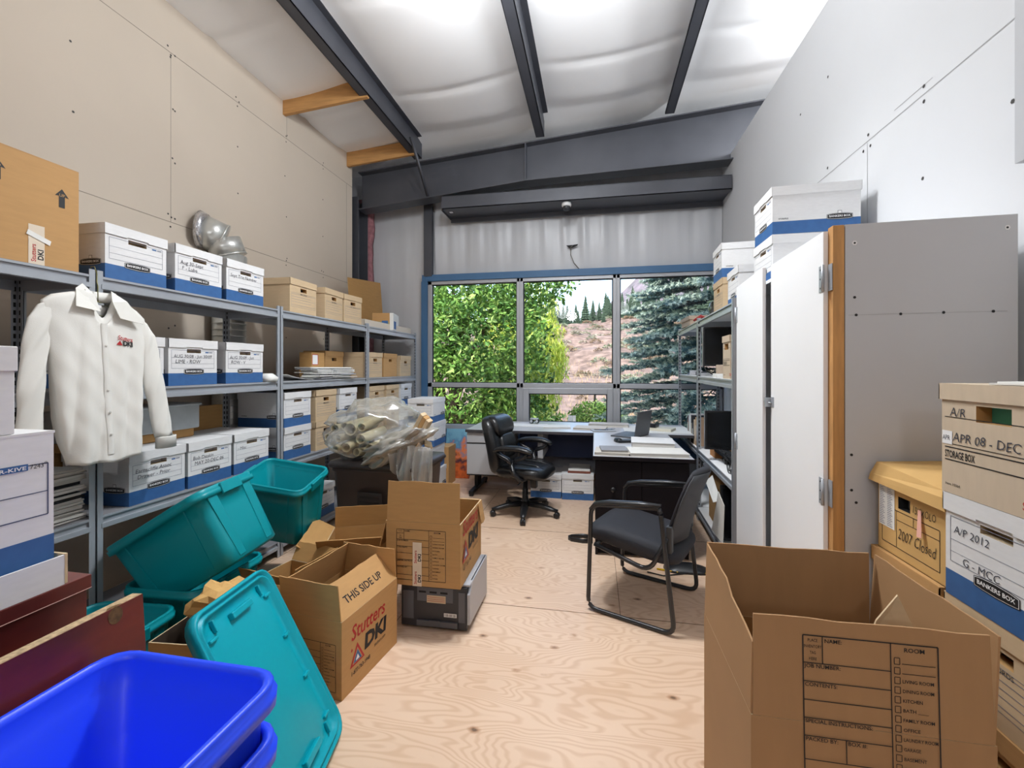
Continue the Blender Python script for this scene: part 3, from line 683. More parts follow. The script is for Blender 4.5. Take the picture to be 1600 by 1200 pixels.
# boxes at the window, canvas
for k in range(4):
    sbox('white and blue file box in the floor stack by the desk, ' + ('bottom one', 'second from bottom', 'second from top', 'topmost one')[k], -1.892+(.012, -.01, .006, -.004)[k], 4.80, .0005+k*.2655 if k else .0005, 0, 'white', (), (.29, .39, .262), 'stack of boxes left of the desk')
sbox('kraft carton on the floor between the box stack and the orange canvas', -1.86, 5.14, .0005, 0, 'deep', (), (.30, .26, .46), None)
t = thing('canvas_print', 'orange and blue painted canvas leaning on the wall under the window', 'picture', (-1.73, 5.40, 0), (R(-8), 0, 0))
mc = bpy.data.materials.new('painted_canvas'); mc.use_nodes = True
def canvasmat(m):
    n = m.node_tree; P = n.nodes['Principled BSDF']; L = n.links.new; tc = n.nodes.new('ShaderNodeTexCoord')
    nz = n.nodes.new('ShaderNodeTexNoise'); nz.inputs['Scale'].default_value = 9; nz.inputs['Detail'].default_value = 6; L(tc.outputs['Object'], nz.inputs['Vector'])
    sx = n.nodes.new('ShaderNodeSeparateXYZ'); L(tc.outputs['Object'], sx.inputs[0])
    ma = n.nodes.new('ShaderNodeMath'); ma.operation = 'MULTIPLY_ADD'; ma.inputs[1].default_value = .9; L(nz.outputs[0], ma.inputs[0]); L(sx.outputs[2], ma.inputs[2])
    r = n.nodes.new('ShaderNodeValToRGB'); e = r.color_ramp.elements; e[0].position = .35; e[0].color = lin((120,48,30)); e[1].position = 1.0; e[1].color = lin((120,175,200))
    for p, c in ((.55,(225,110,50)), (.68,(60,38,60)), (.78,(235,130,70)), (.9,(90,140,180))): q = e.new(p); q.color = lin(c)
    L(ma.outputs[0], r.inputs[0]); L(r.outputs[0], P.inputs['Base Color'])
canvasmat(mc)
b = MB(); b.box(-.16, .16, -.018, .018, 0, .62, mc); b.build('canvas', t)

# silver duct
t = thing('air_duct', 'silver galvanised duct elbow coming out of the beige wall and running down behind the shelves', 'duct', (0,0,0))
DX, DY = -2.893, 3.07
b = MB(); b.tube([(DX, DY, .02), (DX, DY, 1.9)], .118, GALV, 24)
z = .3
while z < 1.9: b.tube([(DX, DY, z), (DX, DY, z+.006)], .1215, GALV, 24); z += .05
b.build('duct_pipe', t)
b = MB(); P = [(DX, DY, 1.9), (DX, DY, 2.30), (DX-.025, DY-.035, 2.42), (-3.02, DY-.13, 2.475)]
b.tube(P[:2], .125, GALV, 24); 
for i in range(1, 3): b.tube([P[i], P[i+1]], .127-.001*i, GALV, 24); b.tube([Vector(P[i])+(Vector(P[i+1])-Vector(P[i])).normalized()*-.006, Vector(P[i])+(Vector(P[i+1])-Vector(P[i])).normalized()*.006], .131, GALV, 24)
b.build('duct_elbow', t)
b = MB(); b.tube([(-2.985, DY-.115, 2.472), (-3.024, DY-.135, 2.476)], [.13, .15], M('foil_tape', (205,205,208), .2, metal=.8, bump=.6, bscale=30), 20); b.build('foil_collar', t)

# ================================================================== SHIRT ON ITS HANGER
t = thing('hanging_shirt', 'white long sleeved work shirt with a red and black logo hung on the shelves', 'shirt', (0,0,0))
SXC = -2.205
prof = [(1.742,1.565,1.665,.020),(1.715,1.50,1.735,.028),(1.69,1.44,1.78,.030),(1.66,1.405,1.815,.030),(1.60,1.408,1.82,.032),(1.53,1.412,1.82,.034),(1.45,1.43,1.81,.038),(1.35,1.438,1.80,.042),(1.2,1.45,1.795,.048),(1.1,1.465,1.79,.05),(1.03,1.485,1.79,.05),(.985,1.50,1.785,.05)]
def shirt_x(y, z, s=1):      # front/back surface
    for (za, a0, a1, da), (zb, b0, b1, db) in zip(prof[:-1], prof[1:]):
        if za >= z >= zb:
            k = (za-z)/(za-zb); l = a0+(b0-a0)*k; r = a1+(b1-a1)*k; d = da+(db-da)*k; break
    else: l, r, d = prof[-1][1:] if z < 1 else prof[0][1:]
    u = min(1, max(-1, (2*y-l-r)/(r-l)))
    f = min(1, max(0, (1.70-z)/.5))
    ph = y*30+.8*math.sin(z*2.6)+2.1; fold = (.016*(abs(math.sin(ph))**.7-.6) + .004*math.sin(y*80-1.5*z) + .008*math.sin(y*19-1.2*z))*f + .0012*math.sin(y*60+z*50)
    return SXC + s*d*math.sqrt(max(0, 1-u*u))**.7 + fold*s*(1 if s > 0 else .6)
L = []
fine = []
for (za, a0, a1, da), (zb, b0, b1, db) in zip(prof[:-1], prof[1:]):
    n = max(1, int((za-zb)/.012))
    for i in range(n): fine.append((za+(zb-za)*i/n, a0+(b0-a0)*i/n, a1+(b1-a1)*i/n))
fine.append(prof[-1][:3])
N = 120
for z, l, r in fine:
    row = []
    for i in range(N):
        a = 2*math.pi*i/N; u = math.cos(a); y = (l+r)/2+u*(r-l)/2; s = 1 if math.sin(a) >= 0 else -1
        hem = (.03*(1-abs(u)) + .018*math.sin(y*50)*.3 - (.045*(1-u*u) if s < 0 else 0)) * min(1, max(0, (1.1-z)/.1))
        dx = shirt_x(y, z, s); 
        if abs(math.sin(a)) < .05: dx = SXC
        sk = -.10*(y-1.6)*min(1, max(0, (z-1.4)/.3))      # right shoulder hangs lower
        vn = .115*math.exp(-((y-1.612)/.042)**2)*min(1, max(0, (z-1.60)/.10)) if s > 0 else 0
        row.append((dx, y, z + sk - vn + (-abs(hem) if s < 0 else -hem*.5)))
    L.append(row)
b = MB(); b.loft(L, SHIRT, False, False); torso = b.build('shirt_body', t, solid=.002)
def sleeve(pts, nm='sleeve'):
    b = MB(); P = []
    loops = []; K = 30
    n = 50
    for i in range(n+1):
        k = i/n; j = min(len(pts)-2, int(k*(len(pts)-1))); q = k*(len(pts)-1)-j
        A, B_ = pts[j], pts[j+1]; y = A[0]+(B_[0]-A[0])*q; z = A[1]+(B_[1]-A[1])*q; r = A[2]+(B_[2]-A[2])*q; x = A[3]+(B_[3]-A[3])*q
        loops.append([(x+.42*r*math.sin(c)*(1+.22*math.sin(z*26+c*3)+.1*math.sin(z*61+c*5)), y+r*math.cos(c)*(1+.05*math.sin(z*34+c*2)), z+.004*math.sin(c*3)) for c in [2*math.pi*m/K for m in range(K)]])
    b.loft(loops, SHIRT, True, False); return b.build(nm, t, solid=.002)
sleeve([(1.455,1.682,.012,SXC),(1.425,1.655,.034,SXC),(1.402,1.60,.042,SXC),(1.378,1.45,.043,SXC+.005),(1.366,1.3,.042,SXC+.01),(1.362,1.05,.041,SXC)])
sleeve([(1.77,1.648,.012,SXC),(1.80,1.615,.034,SXC),(1.825,1.56,.042,SXC+.005),(1.845,1.42,.047,SXC+.01),(1.865,1.28,.05,SXC+.015),(1.905,1.05,.046,SXC+.02)])
for y_, z_, x_ in ((1.362,1.05,SXC), (1.912,1.045,SXC+.02)):
    b = MB(); b.loft([[(x_+.03*math.sin(c), y_+.049*math.cos(c)+(.004 if z_ > 0 else 0), z_+dz) for c in [2*math.pi*m/18 for m in range(18)]] for dz in (.005, 0, -.055)], SHIRT, False, False); b.build('cuff', t, solid=.004)
XF = SXC + .036
for pts in ([(1.492,1.662),(1.518,1.745),(1.556,1.772),(1.580,1.725),(1.586,1.65)], [(1.664,1.755),(1.712,1.712),(1.775,1.612),(1.668,1.628),(1.640,1.70)]):
    b = MB(); b.slab([(XF + .012 - .05*max(0, z-1.69)/.07, y, z) for y, z in pts], (1,0,0), .004, SHIRT); b.build('collar', t, bev=.001)
b = MB(); L = []
for i in range(12):
    a = math.pi*i/11; L.append([(SXC-.012-.035*math.sin(a)+.03, 1.612-.062*math.cos(a), 1.745), (SXC-.012-.03*math.sin(a)+.03, 1.612-.058*math.cos(a), 1.70)])
b.loft(L, SHIRT, False, False, close=False); b.build('neck_band', t, solid=.002)
b = MB(); b.poly((XF-.035, 0, 0), (0,1,0), (0,0,1), [(1.59,1.68),(1.645,1.675),(1.625,1.612),(1.60,1.60)], M('shirt_inside', (196,196,192), .9)); 
b.fill((XF-.033, 0, 0), (0,1,0), (0,0,1), 1.60, 1.685, 1.635, 1.694, M('care_label', (140,145,150), .8)); b.fill((XF-.033, 0, 0), (0,1,0), (0,0,1), 1.612, 1.67, 1.624, 1.684, PWHITE)
b.build('neck_label', t)
b = MB(); L = []
for i in range(30):
    z = 1.60-.59*i/29; y = 1.612+.02*(i/29); L.append([(shirt_x(y-.014,z)+.002, y-.014, z), (shirt_x(y-.014,z)+.005, y-.012, z), (shirt_x(y+.014,z)+.005, y+.013, z), (shirt_x(y+.016,z)-.006, y+.016, z)])
b.loft(L, SHIRT, False, False, close=False); pl = b.build('placket', t)
for z in (1.50,1.40,1.30,1.20,1.10):
    y = 1.612+.02*(1.6-z)/.59; b = MB(); b.at((shirt_x(y,z)+.006, y, z), (0, R(90), 0)); b.lathe([(.005,0),(.0052,.0015),(.003,.002)], M('button', (205,203,196), .4), 8); b.build('button', pl)
b = MB(); xx = .004
def onshirt(fn):
    n0 = len(b.V); fn()
    for i in range(n0, len(b.V)):
        v = b.V[i]; b.V[i] = (shirt_x(v[1], v[2]-.01)+.004, v[1], v[2])
onshirt(lambda: b.text('Stutters', (0, 1.668, 1.532), (0,1,-.13), (0,.0,1), .03, RED, .01, width=.072, shear=.15))
onshirt(lambda: b.text('DKI', (0, 1.69, 1.505), (0,1,-.1), (0,0,1), .032, INK, .04, width=.05))
onshirt(lambda: b.poly((0,0,0), (0,1,0), (0,0,1), [(1.664,1.508),(1.688,1.505),(1.678,1.528)], RED))
b.build('chest_logo', t)
b = MB(); b.tube([(SXC,1.612,1.70),(SXC,1.612,1.77),(SXC-.01,1.615,1.79),(-2.235,1.63,1.83),(-2.27,1.645,1.868),(-2.31,1.66,1.872),(-2.325,1.665,1.85)], .002, M('hanger_wire', (120,118,70), .4, metal=.5), 6)
b.tube([(SXC,1.44,1.655),(SXC,1.612,1.70),(SXC,1.80,1.62),(SXC,1.44,1.655)], .002, M('hanger_wire'), 6); b.build('wire_hanger', t)

# ================================================================== LEFT FOREGROUND
t = thing('cabinet', 'dark red mahogany cabinet in the left foreground, white boxes on top', 'cabinet', (0,0,0))
b = MB(); b.box(-1.55, -1.075, -.6, .765, .0, .925, MAHOG); b.build('body', t, bev=.002)
b = MB(); b.box(-1.56, -1.070, -.61, .770, .927, .955, MAHOG); b.box(-1.562,-1.0695,-.611,.7705,.9255,.9275, M('pale_joint', (196,150,140), .5)); b.build('cabinet_top', t, bev=.002)
b = MB(); b.box(-1.30, -1.072, .10, .722, .9555, 1.0, WHITE); b.box(-1.30,-1.0715,.722,.727,.957,1.018,KEDGE)
b.box(-1.076,-1.072,.10,.722,1.0,1.016,WHITE)
tag(b.build('cardboard_tray'), 'shallow white cardboard tray between the mahogany cabinet and the printed white box', 'tray')
t = thing('storage_box', 'tall white box with a blue stripe and printed number in the left foreground', 'box', (-1.27, .555, 1.0005), R(90))
b = MB(); W, D, Hh = .32, .36, .27; O = (0, -D/2-.0008, 0); X, Z = (1,0,0), (0,0,1)
b.box(-W/2, W/2, -D/2, D/2, 0, Hh, WHITE); b.box(-W/2-.0004, W/2+.0004, -D/2-.0004, D/2+.0004, .0, .062, BLUEB); b.box(-W/2-.002, W/2+.002, -D/2-.0004, D/2+.002, .267, .272, WHITE)
b.rect(O, X, Z, -.15, .105, .150, .208, .0022, M('form_ink', (70,80,110), .7)); b.line(O, X, Z, (-.15,.152), (.150,.152), .0018, M('form_ink'))
b.poly((0,-D/2-.001,0), X, Z, [(.062,.199),(.118,.199),(.118,.212),(.072,.212)], BLUEB)
b.text('R-KIVE', (.074, -D/2-.0016, .2015), X, Z, .010, PWHITE, .02, width=.041); b.text('7243', (.1205, -D/2-.0012, .2005), X, Z, .013, INK, .0, width=.022); b.text('®', (.1435, -D/2-.0012, .206), X, Z, .008, INK)
plate(b, (-.065, -D/2-.001, .062), X, Z, .16, .035, 'BANKERS BOX')
b.build('body', t, bev=.001)
t = thing('storage_box', 'plain white box on top of the printed white box at the left edge', 'box', (-1.27, .50, 1.2735), R(90))
b = MB(); b.box(-.16, .155, -.178, .178, 0, .165, WHITE); b.box(-.163,.158,-.181,.181,.12,.168,WHITE); b.build('body', t, bev=.002)
# mahogany chipboard panel leaning beside
b = MB(); b.at((-.90, 0, .02), (0, R(-4), 0)); b.box(-.012, .012, -.5, .78, -.02, .90, CHIP); b.box(.012, .0135, -.5, .7805, -.02, .8995, MAHOG); b.box(-.0135, -.012, -.5, .7805, -.02, .8995, MAHOG)
b.at((-.90, 0, .02), (0, R(-4), 0)); b.poly((.0140, 0, 0), (0,1,0), (0,0,1), [(.725+.014*math.cos(a*math.pi/6), .884+.017*math.sin(a*math.pi/6)) for a in range(12)], M('chip_hole', (120,90,52), 1, var=.5, scale=90))
b.poly((0, 0, .9003), (1,0,0), (0,1,0), [(.012,.71),(.012,.74),(.004,.734),(.003,.718)], M('chip_hole')); b.at()
tag(b.build('wood_panel'), 'mahogany faced chipboard panel on edge in front of the cabinet, chipped drill hole', 'panel')
# blue bins
def tote(label, loc, rot, L_, W_, H_, mat, cat='bin', group=None, k=.84, rim=.045, ribs=True, name='storage_tote', wall=.012, r=.06):
    t = thing(name, label, cat, loc, rot, group)
    b = MB(); l, w_ = L_*k, W_*k; q = .022
    mid = lambda a, c, f: a+(c-a)*f
    loops = [rr(l-.03, w_-.03, r*.7, 0), rr(l, w_, r*.8, .012)]
    for f in (.25, .5, .75, 1): loops.append(rr(mid(l, L_-2*q, f), mid(w_, W_-2*q, f), r*.85, mid(.012, H_-rim, f)))
    loops += [rr(L_-.006, W_-.006, r, H_-rim+.002), rr(L_-.004, W_-.004, r, H_-rim*.45), rr(L_-.016, W_-.016, r, H_-rim*.42), rr(L_-.012, W_-.012, r, H_-.004), rr(L_-.018, W_-.018, r, H_), rr(L_-.034, W_-.034, r, H_), rr(L_-.042, W_-.042, r*.9, H_-.012),
              rr(L_-.046, W_-.046, r*.9, H_-.05), rr(L_-.062, W_-.062, r*.9, H_-.058), rr(l-.012, w_-.012, r*.75, .02), rr(l-.03, w_-.03, r*.6, .012)]
    b.loft(loops, mat); b.build('bin_shell', t)
    if ribs:
        for sx in (-1, 1):
            for dy in (-.28, .28):
                b = MB(); y0_, y1_ = dy*w_, dy*W_
                b.slab([(sx*(l/2-.002), y0_-.02, .02), (sx*(l/2-.002), y0_+.02, .02), (sx*(L_/2-q-.001), y1_+.028, H_-rim), (sx*(L_/2-q-.001), y1_-.028, H_-rim)], (sx, 0, -.1), .006, mat); b.build('side_rib', t, bev=.003)
            b = MB(); b.slab([(sx*(L_/2-.01), -.065, H_-rim-.012), (sx*(L_/2-.01), .065, H_-rim-.012), (sx*(L_/2-.006), .06, H_-.004), (sx*(L_/2-.006), -.06, H_-.004)], (sx,0,0), .014, mat); b.build('handle', t, bev=.003)
        for sy in (-1, 1):
            for dx in (-.3, .3):
                b = MB(); b.slab([(dx*l-.004, sy*(w_/2-.002), .03), (dx*l+.004, sy*(w_/2-.002), .03), (dx*L_+.004, sy*(W_/2-q-.001), H_-rim), (dx*L_-.004, sy*(W_/2-q-.001), H_-rim)], (0, sy, -.1), .004, mat); b.build('side_rib', t)
    return t
sbox('carton under the blue recycling bins in the foreground', -.70, .47, .0005, 0, 'deep', (), (.30, .40, .40))
tote('bright blue recycling bin nested in another in the left foreground, upper one', (-.738, .455, .49), 0, .385, .53, .36, BLUEP, 'bin', 'nested blue bins', k=.88, ribs=False, name='recycling_bin', r=.05)
tote('bright blue recycling bin in the left foreground, lower one of the nested pair', (-.732, .448, .402), 0, .385, .53, .36, BLUEP, 'bin', 'nested blue bins', k=.88, ribs=False, name='recycling_bin', r=.05)

# teal totes
tote('teal storage tote tipped on its side against the shelving, largest and highest', (-1.86, 1.915, .375), (.064, -.539, .044), .60, .40, .375, TEAL, group='teal totes')
tote('teal storage tote leaning open toward the room behind the tipped one', (-2.05, 2.62, .33), (.222, .139, .11), .46, .37, .40, TEAL, group='teal totes', r=.05)
tote('low teal tote under the tipped one, only its rim showing', (-2.03, 1.96, .003), R(3), .43, .48, .355, TEAL, group='teal totes')
tote('open empty teal tote on the floor beside the mahogany cabinet', (-2.02, 1.44, .003), R(5), .42, .46, .33, TEAL, group='teal totes')
# teal lid leaning
t = thing('tote_lid', 'large bright teal tote lid standing on edge in the foreground, ribbed underside out', 'lid', (-1.078, 1.335, .328), (1.075, .088, 1.812))
b = MB(); LW, LL = .46, .69
b.loft([rr(LW,LL,.06,-.02), rr(LW+.004,LL+.004,.06,.0), rr(LW,LL,.06,.012), rr(LW-.016,LL-.016,.055,.014), rr(LW-.022,LL-.022,.055,.002), rr(LW-.036,LL-.036,.05,.002), rr(LW-.042,LL-.042,.05,.012), rr(LW-.052,LL-.052,.05,.013), rr(LW-.062,LL-.062,.045,-.004), rr(LW-.12,LL-.12,.05,-.006), rr(LW-.15,LL-.15,.07,-.001)], TEALL)
b.build('lid_panel', t)
for sx in (-1, 1):
    for k in (-.36, -.12, .12, .36):
        b = MB(); b.box(sx*(LW/2-.065)-.02, sx*(LW/2-.065)+.02, k*LL-.005, k*LL+.005, -.006, .008, TEALL); b.build('rib', t, bev=.003)
for sy in (-1, 1):
    for k in (-.3, .3):
        b = MB(); b.box(k*LW-.005, k*LW+.005, sy*(LL/2-.065)-.02, sy*(LL/2-.065)+.02, -.006, .008, TEALL); b.build('rib', t, bev=.003)
    b = MB(); b.box(-.06, .06, sy*(LL/2-.075)-.012, sy*(LL/2-.075)+.012, -.004, .016, TEALL); b.build('rib', t, bev=.004)

# ================================================================== OPEN CARTONS
def logo_print(b, o, x, y, w_, phone=True):
    x = Vector(x).normalized(); y = Vector(y).normalized(); n = x.cross(y).normalized(); o = Vector(o)+n*.001; g = lambda u, v: o+x*u+y*v
    b.text('Stutters', g(0, w_*.42), x, y, w_*.34, RED, .012, width=w_*.93, shear=.12)
    b.text('DKI', g(w_*.34, w_*.10), x, y, w_*.34, INK, .05, width=w_*.62, shear=.1)
    tri = lambda s, cx, cy: [(cx-s, cy), (cx+s, cy), (cx, cy+s*1.75)]
    b.poly(o, x, y, tri(w_*.19, w_*.16, w_*.0), RED); b.poly(o+n*.0004, x, y, tri(w_*.13, w_*.16, w_*.03), KRAFT); b.poly(o+n*.0008, x, y, tri(w_*.105, w_*.16, w_*.04), BLUEB); b.poly(o+n*.0012, x, y, tri(w_*.05, w_*.16, w_*.06), PWHITE)
    b.poly(o, x, y, [(w_*.0, w_*.27), (w_*.02,w_*.31), (w_*.04,w_*.27), (w_*.02,w_*.24)], RED)
    if phone:
        b.text('1-877-763-1948', g(0, -w_*.14), x, y, w_*.1, INK, .01, width=w_*.5); b.text('stutters.com', g(w_*.62, -w_*.02), x, y, w_*.09, INK, .0, width=w_*.33)
ROOMS = ['LIVING ROOM','DINING ROOM','KITCHEN','BATH ____','FAMILY ROOM','OFFICE','LAUNDRY ROOM','GARAGE','BASEMENT','ATTIC','OTHER']
def form_print(b, o, x, y, w_, h_, t=.002):
    x = Vector(x).normalized(); y = Vector(y).normalized(); n = x.cross(y).normalized(); o = Vector(o)+n*.001; g = lambda u, v: o+x*u+y*v
    b.rect(o, x, y, 0, 0, w_, h_, t*1.3, INK); c = w_*.66; b.line(o, x, y, (c, 0), (c, h_), t, INK)
    rows = [.80, .665, .53, .40, .27, .10]
    for i, r in enumerate(rows): b.line(o, x, y, (0, h_*r), (c, h_*r), t, INK)
    b.line(o, x, y, (w_*.15, h_*.80), (w_*.15, h_), t, INK); b.line(o, x, y, (w_*.32, h_*.10), (w_*.32, h_*.27), t, INK)
    s = h_*.04
    for u, v, q in ((.165,.955,'NAME:'), (.01,.765,'JOB NUMBER:'), (.01,.63,'CONTENTS:'), (.01,.365,'SPECIAL INSTRUCTIONS:'), (.01,.235,'PACKED BY:'), (.33,.235,'BOX #:')): b.text(q, g(w_*u, h_*v), x, y, s, INK, .01)
    for k, q in enumerate(('PLACE','INVENTORY','TAG','HERE')): b.text(q, g(w_*.075, h_*(.955-.045*k)), x, y, s*.8, INK, 0, 'C', width=w_*.0155*len(q))
    b.text('ROOM', g(w_*.83, h_*.945), x, y, s*1.1, INK, .01, 'C')
    for k in range(13):
        v = h_*(.90-.068*k); b.rect(o, x, y, c+w_*.025, v-h_*.045, c+w_*.065, v, t*.7, INK)
        if k < 2: b.line(o, x, y, (c+w_*.08, v-h_*.04), (w_*.98, v-h_*.04), t*.7, INK)
        elif k-2 < len(ROOMS): b.text(ROOMS[k-2], g(c+w_*.08, v-h_*.038), x, y, s*.85, INK, .008, width=w_*.0205*len(ROOMS[k-2]))
def carton(label, loc, rot, W, D, H, flaps, prints=None, mat=KRAFT, inner=KRAFT3, group=None, th=.005, flapmat=None, fprint=None, tilt=None):
    t = thing('carton', label, 'box', loc, tilt if tilt else rot, group); b = MB()
    x0, x1, y0, y1 = -W/2, W/2, -D/2, D/2
    b.quad((x0,y0,0),(x1,y0,0),(x1,y0,H),(x0,y0,H),mat); b.quad((x1,y0,0),(x1,y1,0),(x1,y1,H),(x1,y0,H),mat); b.quad((x1,y1,0),(x0,y1,0),(x0,y1,H),(x1,y1,H),mat); b.quad((x0,y1,0),(x0,y0,0),(x0,y0,H),(x0,y1,H),mat)
    b.quad((x0,y0,0),(x0,y1,0),(x1,y1,0),(x1,y0,0),mat)
    a0, a1, c0, c1 = x0+th, x1-th, y0+th, y1-th
    b.quad((a0,c0,.008),(a0,c0,H),(a1,c0,H),(a1,c0,.008),inner); b.quad((a1,c0,.008),(a1,c0,H),(a1,c1,H),(a1,c1,.008),inner); b.quad((a1,c1,.008),(a1,c1,H),(a0,c1,H),(a0,c1,.008),inner); b.quad((a0,c1,.008),(a0,c1,H),(a0,c0,H),(a0,c0,.008),inner)
    b.quad((a0,c0,.008),(a1,c0,.008),(a1,c1,.008),(a0,c1,.008),inner)
    for p, q, r_, s_ in (((x0,y0),(x1,y0),(a1,c0),(a0,c0)), ((x1,y0),(x1,y1),(a1,c1),(a1,c0)), ((x1,y1),(x0,y1),(a0,c1),(a1,c1)), ((x0,y1),(x0,y0),(a0,c0),(a0,c1))): b.quad((*p,H),(*q,H),(*r_,H),(*s_,H),KEDGE)
    if prints: prints(b)
    b.build('body', t)
    for side, (ang, ln, *ex) in flaps.items():
        ang = R(ang); s0, s1 = (ex[0] if ex else (0, 1))
        if side == 'S': p, u, nrm = Vector((x0,y0,H)), Vector((1,0,0)), Vector((0,-1,0)); wd = W
        if side == 'N': p, u, nrm = Vector((x1,y1,H)), Vector((-1,0,0)), Vector((0,1,0)); wd = W
        if side == 'E': p, u, nrm = Vector((x1,y0,H)), Vector((0,1,0)), Vector((1,0,0)); wd = D
        if side == 'W': p, u, nrm = Vector((x0,y1,H)), Vector((0,-1,0)), Vector((-1,0,0)); wd = D
        up = Vector((0,0,1))*math.cos(ang) + nrm*math.sin(ang); fn = nrm*math.cos(ang) - Vector((0,0,1))*math.sin(ang)
        p = p + fn*(-.0045)+up*.001; A = p+u*(wd*s0+.004); B_ = p+u*(wd*s1-.004); b = MB()
        n = 8; pts = [A, B_]
        for i in range(n+1):
            k = 1-i/n; jag = random.uniform(-.003, .003) if 0 < i < n else 0
            cut = ex[1](k) if len(ex) > 1 else 1
            pts.append(A+(B_-A)*(k*.985+.0075)+up*(ln*cut+jag))
        b.slab([tuple(q) for q in pts], tuple(fn), .0045, flapmat or mat)
        if fprint and side in fprint: fprint[side](b, A + fn*.0045, u, up, ln, (B_-A).length, fn)
        b.build('flap', t)
    return t
# carton A: THIS SIDE UP
def prA(b):
    logo_print(b, (.16, -.15, .10), (0,1,0), (0,0,1), .27)
    form_print(b, (-.10, -.21, .03), (1,0,0), (0,0,1), .23, .20, .0016)
carton('open brown carton on the floor reading THIS SIDE UP, behind the teal lid', (-1.178, 1.915, .001), R(-7), .32, .42, .33,
       {'S': (6, .16), 'N': (-4, .15), 'W': (-12, .15), 'E': (-44, .16)}, prA,
       fprint={'E': lambda b, p, u, up, ln, wd, fn: b.text('THIS SIDE UP', p+u*wd*.5+up*ln*.30+fn*.001, u, up, .05, INK, .012, 'C', width=.27)})
# printer + carton B on it
t = thing('laser_printer', 'grey and black desktop printer on the floor under the brown carton', 'printer', (-.845, 2.445, 0), R(1))
b = MB(); b.box(-.19, .175, -.20, .20, .012, .235, M('printer_dark', (52,53,58), .45)); b.box(-.10, .10, -.203, -.20, .15, .225, M('printer_mid', (92,94,100), .5))
for k in range(3): b.box(-.09+.06*k, -.05+.06*k, -.2045, -.203, .195, .205, DARK)
b.box(-.18,-.12,-.202,-.20,.05,.20,M('printer_mid')); b.box(.13,.165,-.202,-.20,.05,.21,M('printer_mid')); b.fill((0,-.2045,0), (1,0,0), (0,0,1), -.045, .145, .06, .185, M('warning_label', (200,180,150), .6))
for v in (.155,.165,.175): b.line((0,-.2052,0), (1,0,0), (0,0,1), (-.04,v), (.055,v), .002, RED)
b.fill((0,-.2032,0), (1,0,0), (0,0,1), .05, .075, .12, .095, PWHITE)
for k in range(9): b.line((0,-.2040,0), (1,0,0), (0,0,1), (.055+.007*k,.078), (.055+.007*k,.092), .002+.001*(k%3), INK)
b.box(-.10, .125, -.212, -.20, .022, .05, M('printer_mid')); b.box(-.03,.03,-.214,-.212,.028,.055,M('printer_mid'))
b.build('body', t, bev=.006)
b = MB(); b.slab([(.176,-.20,.04),(.176,.20,.012),(.176,.20,.25),(.176,-.14,.25),(.176,-.20,.2)], (1,0,0), .016, M('printer_grey', (176,178,184), .45)); b.build('side_panel', t, bev=.004)
b = MB(); b.box(-.19, .19, -.19, .20, .236, .25, M('printer_grey', (176,178,184), .45)); b.build('printer_top', t, bev=.004)
for x_, y_ in ((-.16,-.16),(.14,-.16),(-.16,.16),(.14,.16)):
    b = MB(); b.at((x_,y_,0)); b.lathe([(.014,.0005),(.014,.013)], BLACKP, 10); b.build('foot', t)
def prB(b):
    form_print(b, (-.145, -.2255, .03), (1,0,0), (0,0,1), .27, .265, .0018)
    logo_print(b, (.208, -.19, .12), (0,1,0), (0,0,1), .33)
    tape(b, (-.03, -.2268, .0), (0,0,1), (-1,0,0), .23, .05)
carton('open brown carton with a tall front flap standing on the printer', (-.895, 2.42, .2515), R(1), .41, .45, .335,
       {'S': (-3, .21), 'N': (150, .2), 'E': (170, .12, (.8, 1)), 'W': (165, .15)}, prB)
# carton C behind
carton('open empty brown carton on the floor between the teal totes and the brown bin', (-1.47, 2.62, .001), R(22), .44, .50, .30, {'S': (35, .15), 'N': (-5, .14), 'E': (-15, .12), 'W': (60, .14)}, mat=KRAFT3)
carton('brown carton lying open on the floor beside the teal tub, flap up toward the room', (-1.58, 2.08, .001), R(-10), .32, .30, .30, {'S': (20, .10), 'E': (10, .12), 'N': (30, .1)}, mat=KRAFT3)
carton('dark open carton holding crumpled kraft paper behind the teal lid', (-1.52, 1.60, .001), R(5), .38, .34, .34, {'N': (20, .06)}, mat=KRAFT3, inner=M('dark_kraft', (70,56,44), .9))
carton('brown carton half hidden at the foot of the teal lid, clear wrap in it', (-1.38, 1.20, .001), R(-14), .34, .36, .24, {'N': (15, .09), 'E': (70, .1)}, mat=KRAFT2)
def crumple(name, label, cat, loc, r, m, seed, amp=.35, sub=3, rot=(0,0,0), mod=0):
    import bmesh
    bm = bmesh.new(); bmesh.ops.create_icosphere(bm, subdivisions=sub, radius=1); rnd = random.Random(seed)
    from mathutils import noise
    for v in bm.verts:
        n = v.co.normalized(); q = n*2.1+Vector((seed*3.1, 0, 0)); f = 1+amp*(noise.noise(q)+.5*noise.noise(q*2.3)+.35*abs(noise.noise(q*5)))
        v.co = Vector((n.x*r[0], n.y*r[1], n.z*r[2]))*f
    zmin = min(v.co.z for v in bm.verts)
    me = bpy.data.meshes.new(name); bm.to_mesh(me); bm.free(); me.materials.append(m)
    for p in me.polygons: p.use_smooth = (m in (FILM, FILM2))
    o = bpy.data.objects.new(name, me); COL.objects.link(o); o.location = loc; o.rotation_euler = rot
    if cat: tag(o, label, cat)
    return o
crumple('crumpled_paper', 'crumpled sheet of yellow kraft paper behind the teal lid', 'paper', (-1.55, 1.62, .40), (.12,.10,.085), KPAPER, 4, .4)
crumple('plastic_wrap', 'crumpled clear plastic wrap on the floor beside the blue bins', 'plastic', (-1.36, 1.20, .28), (.14,.13,.07), FILM, 8, .5)

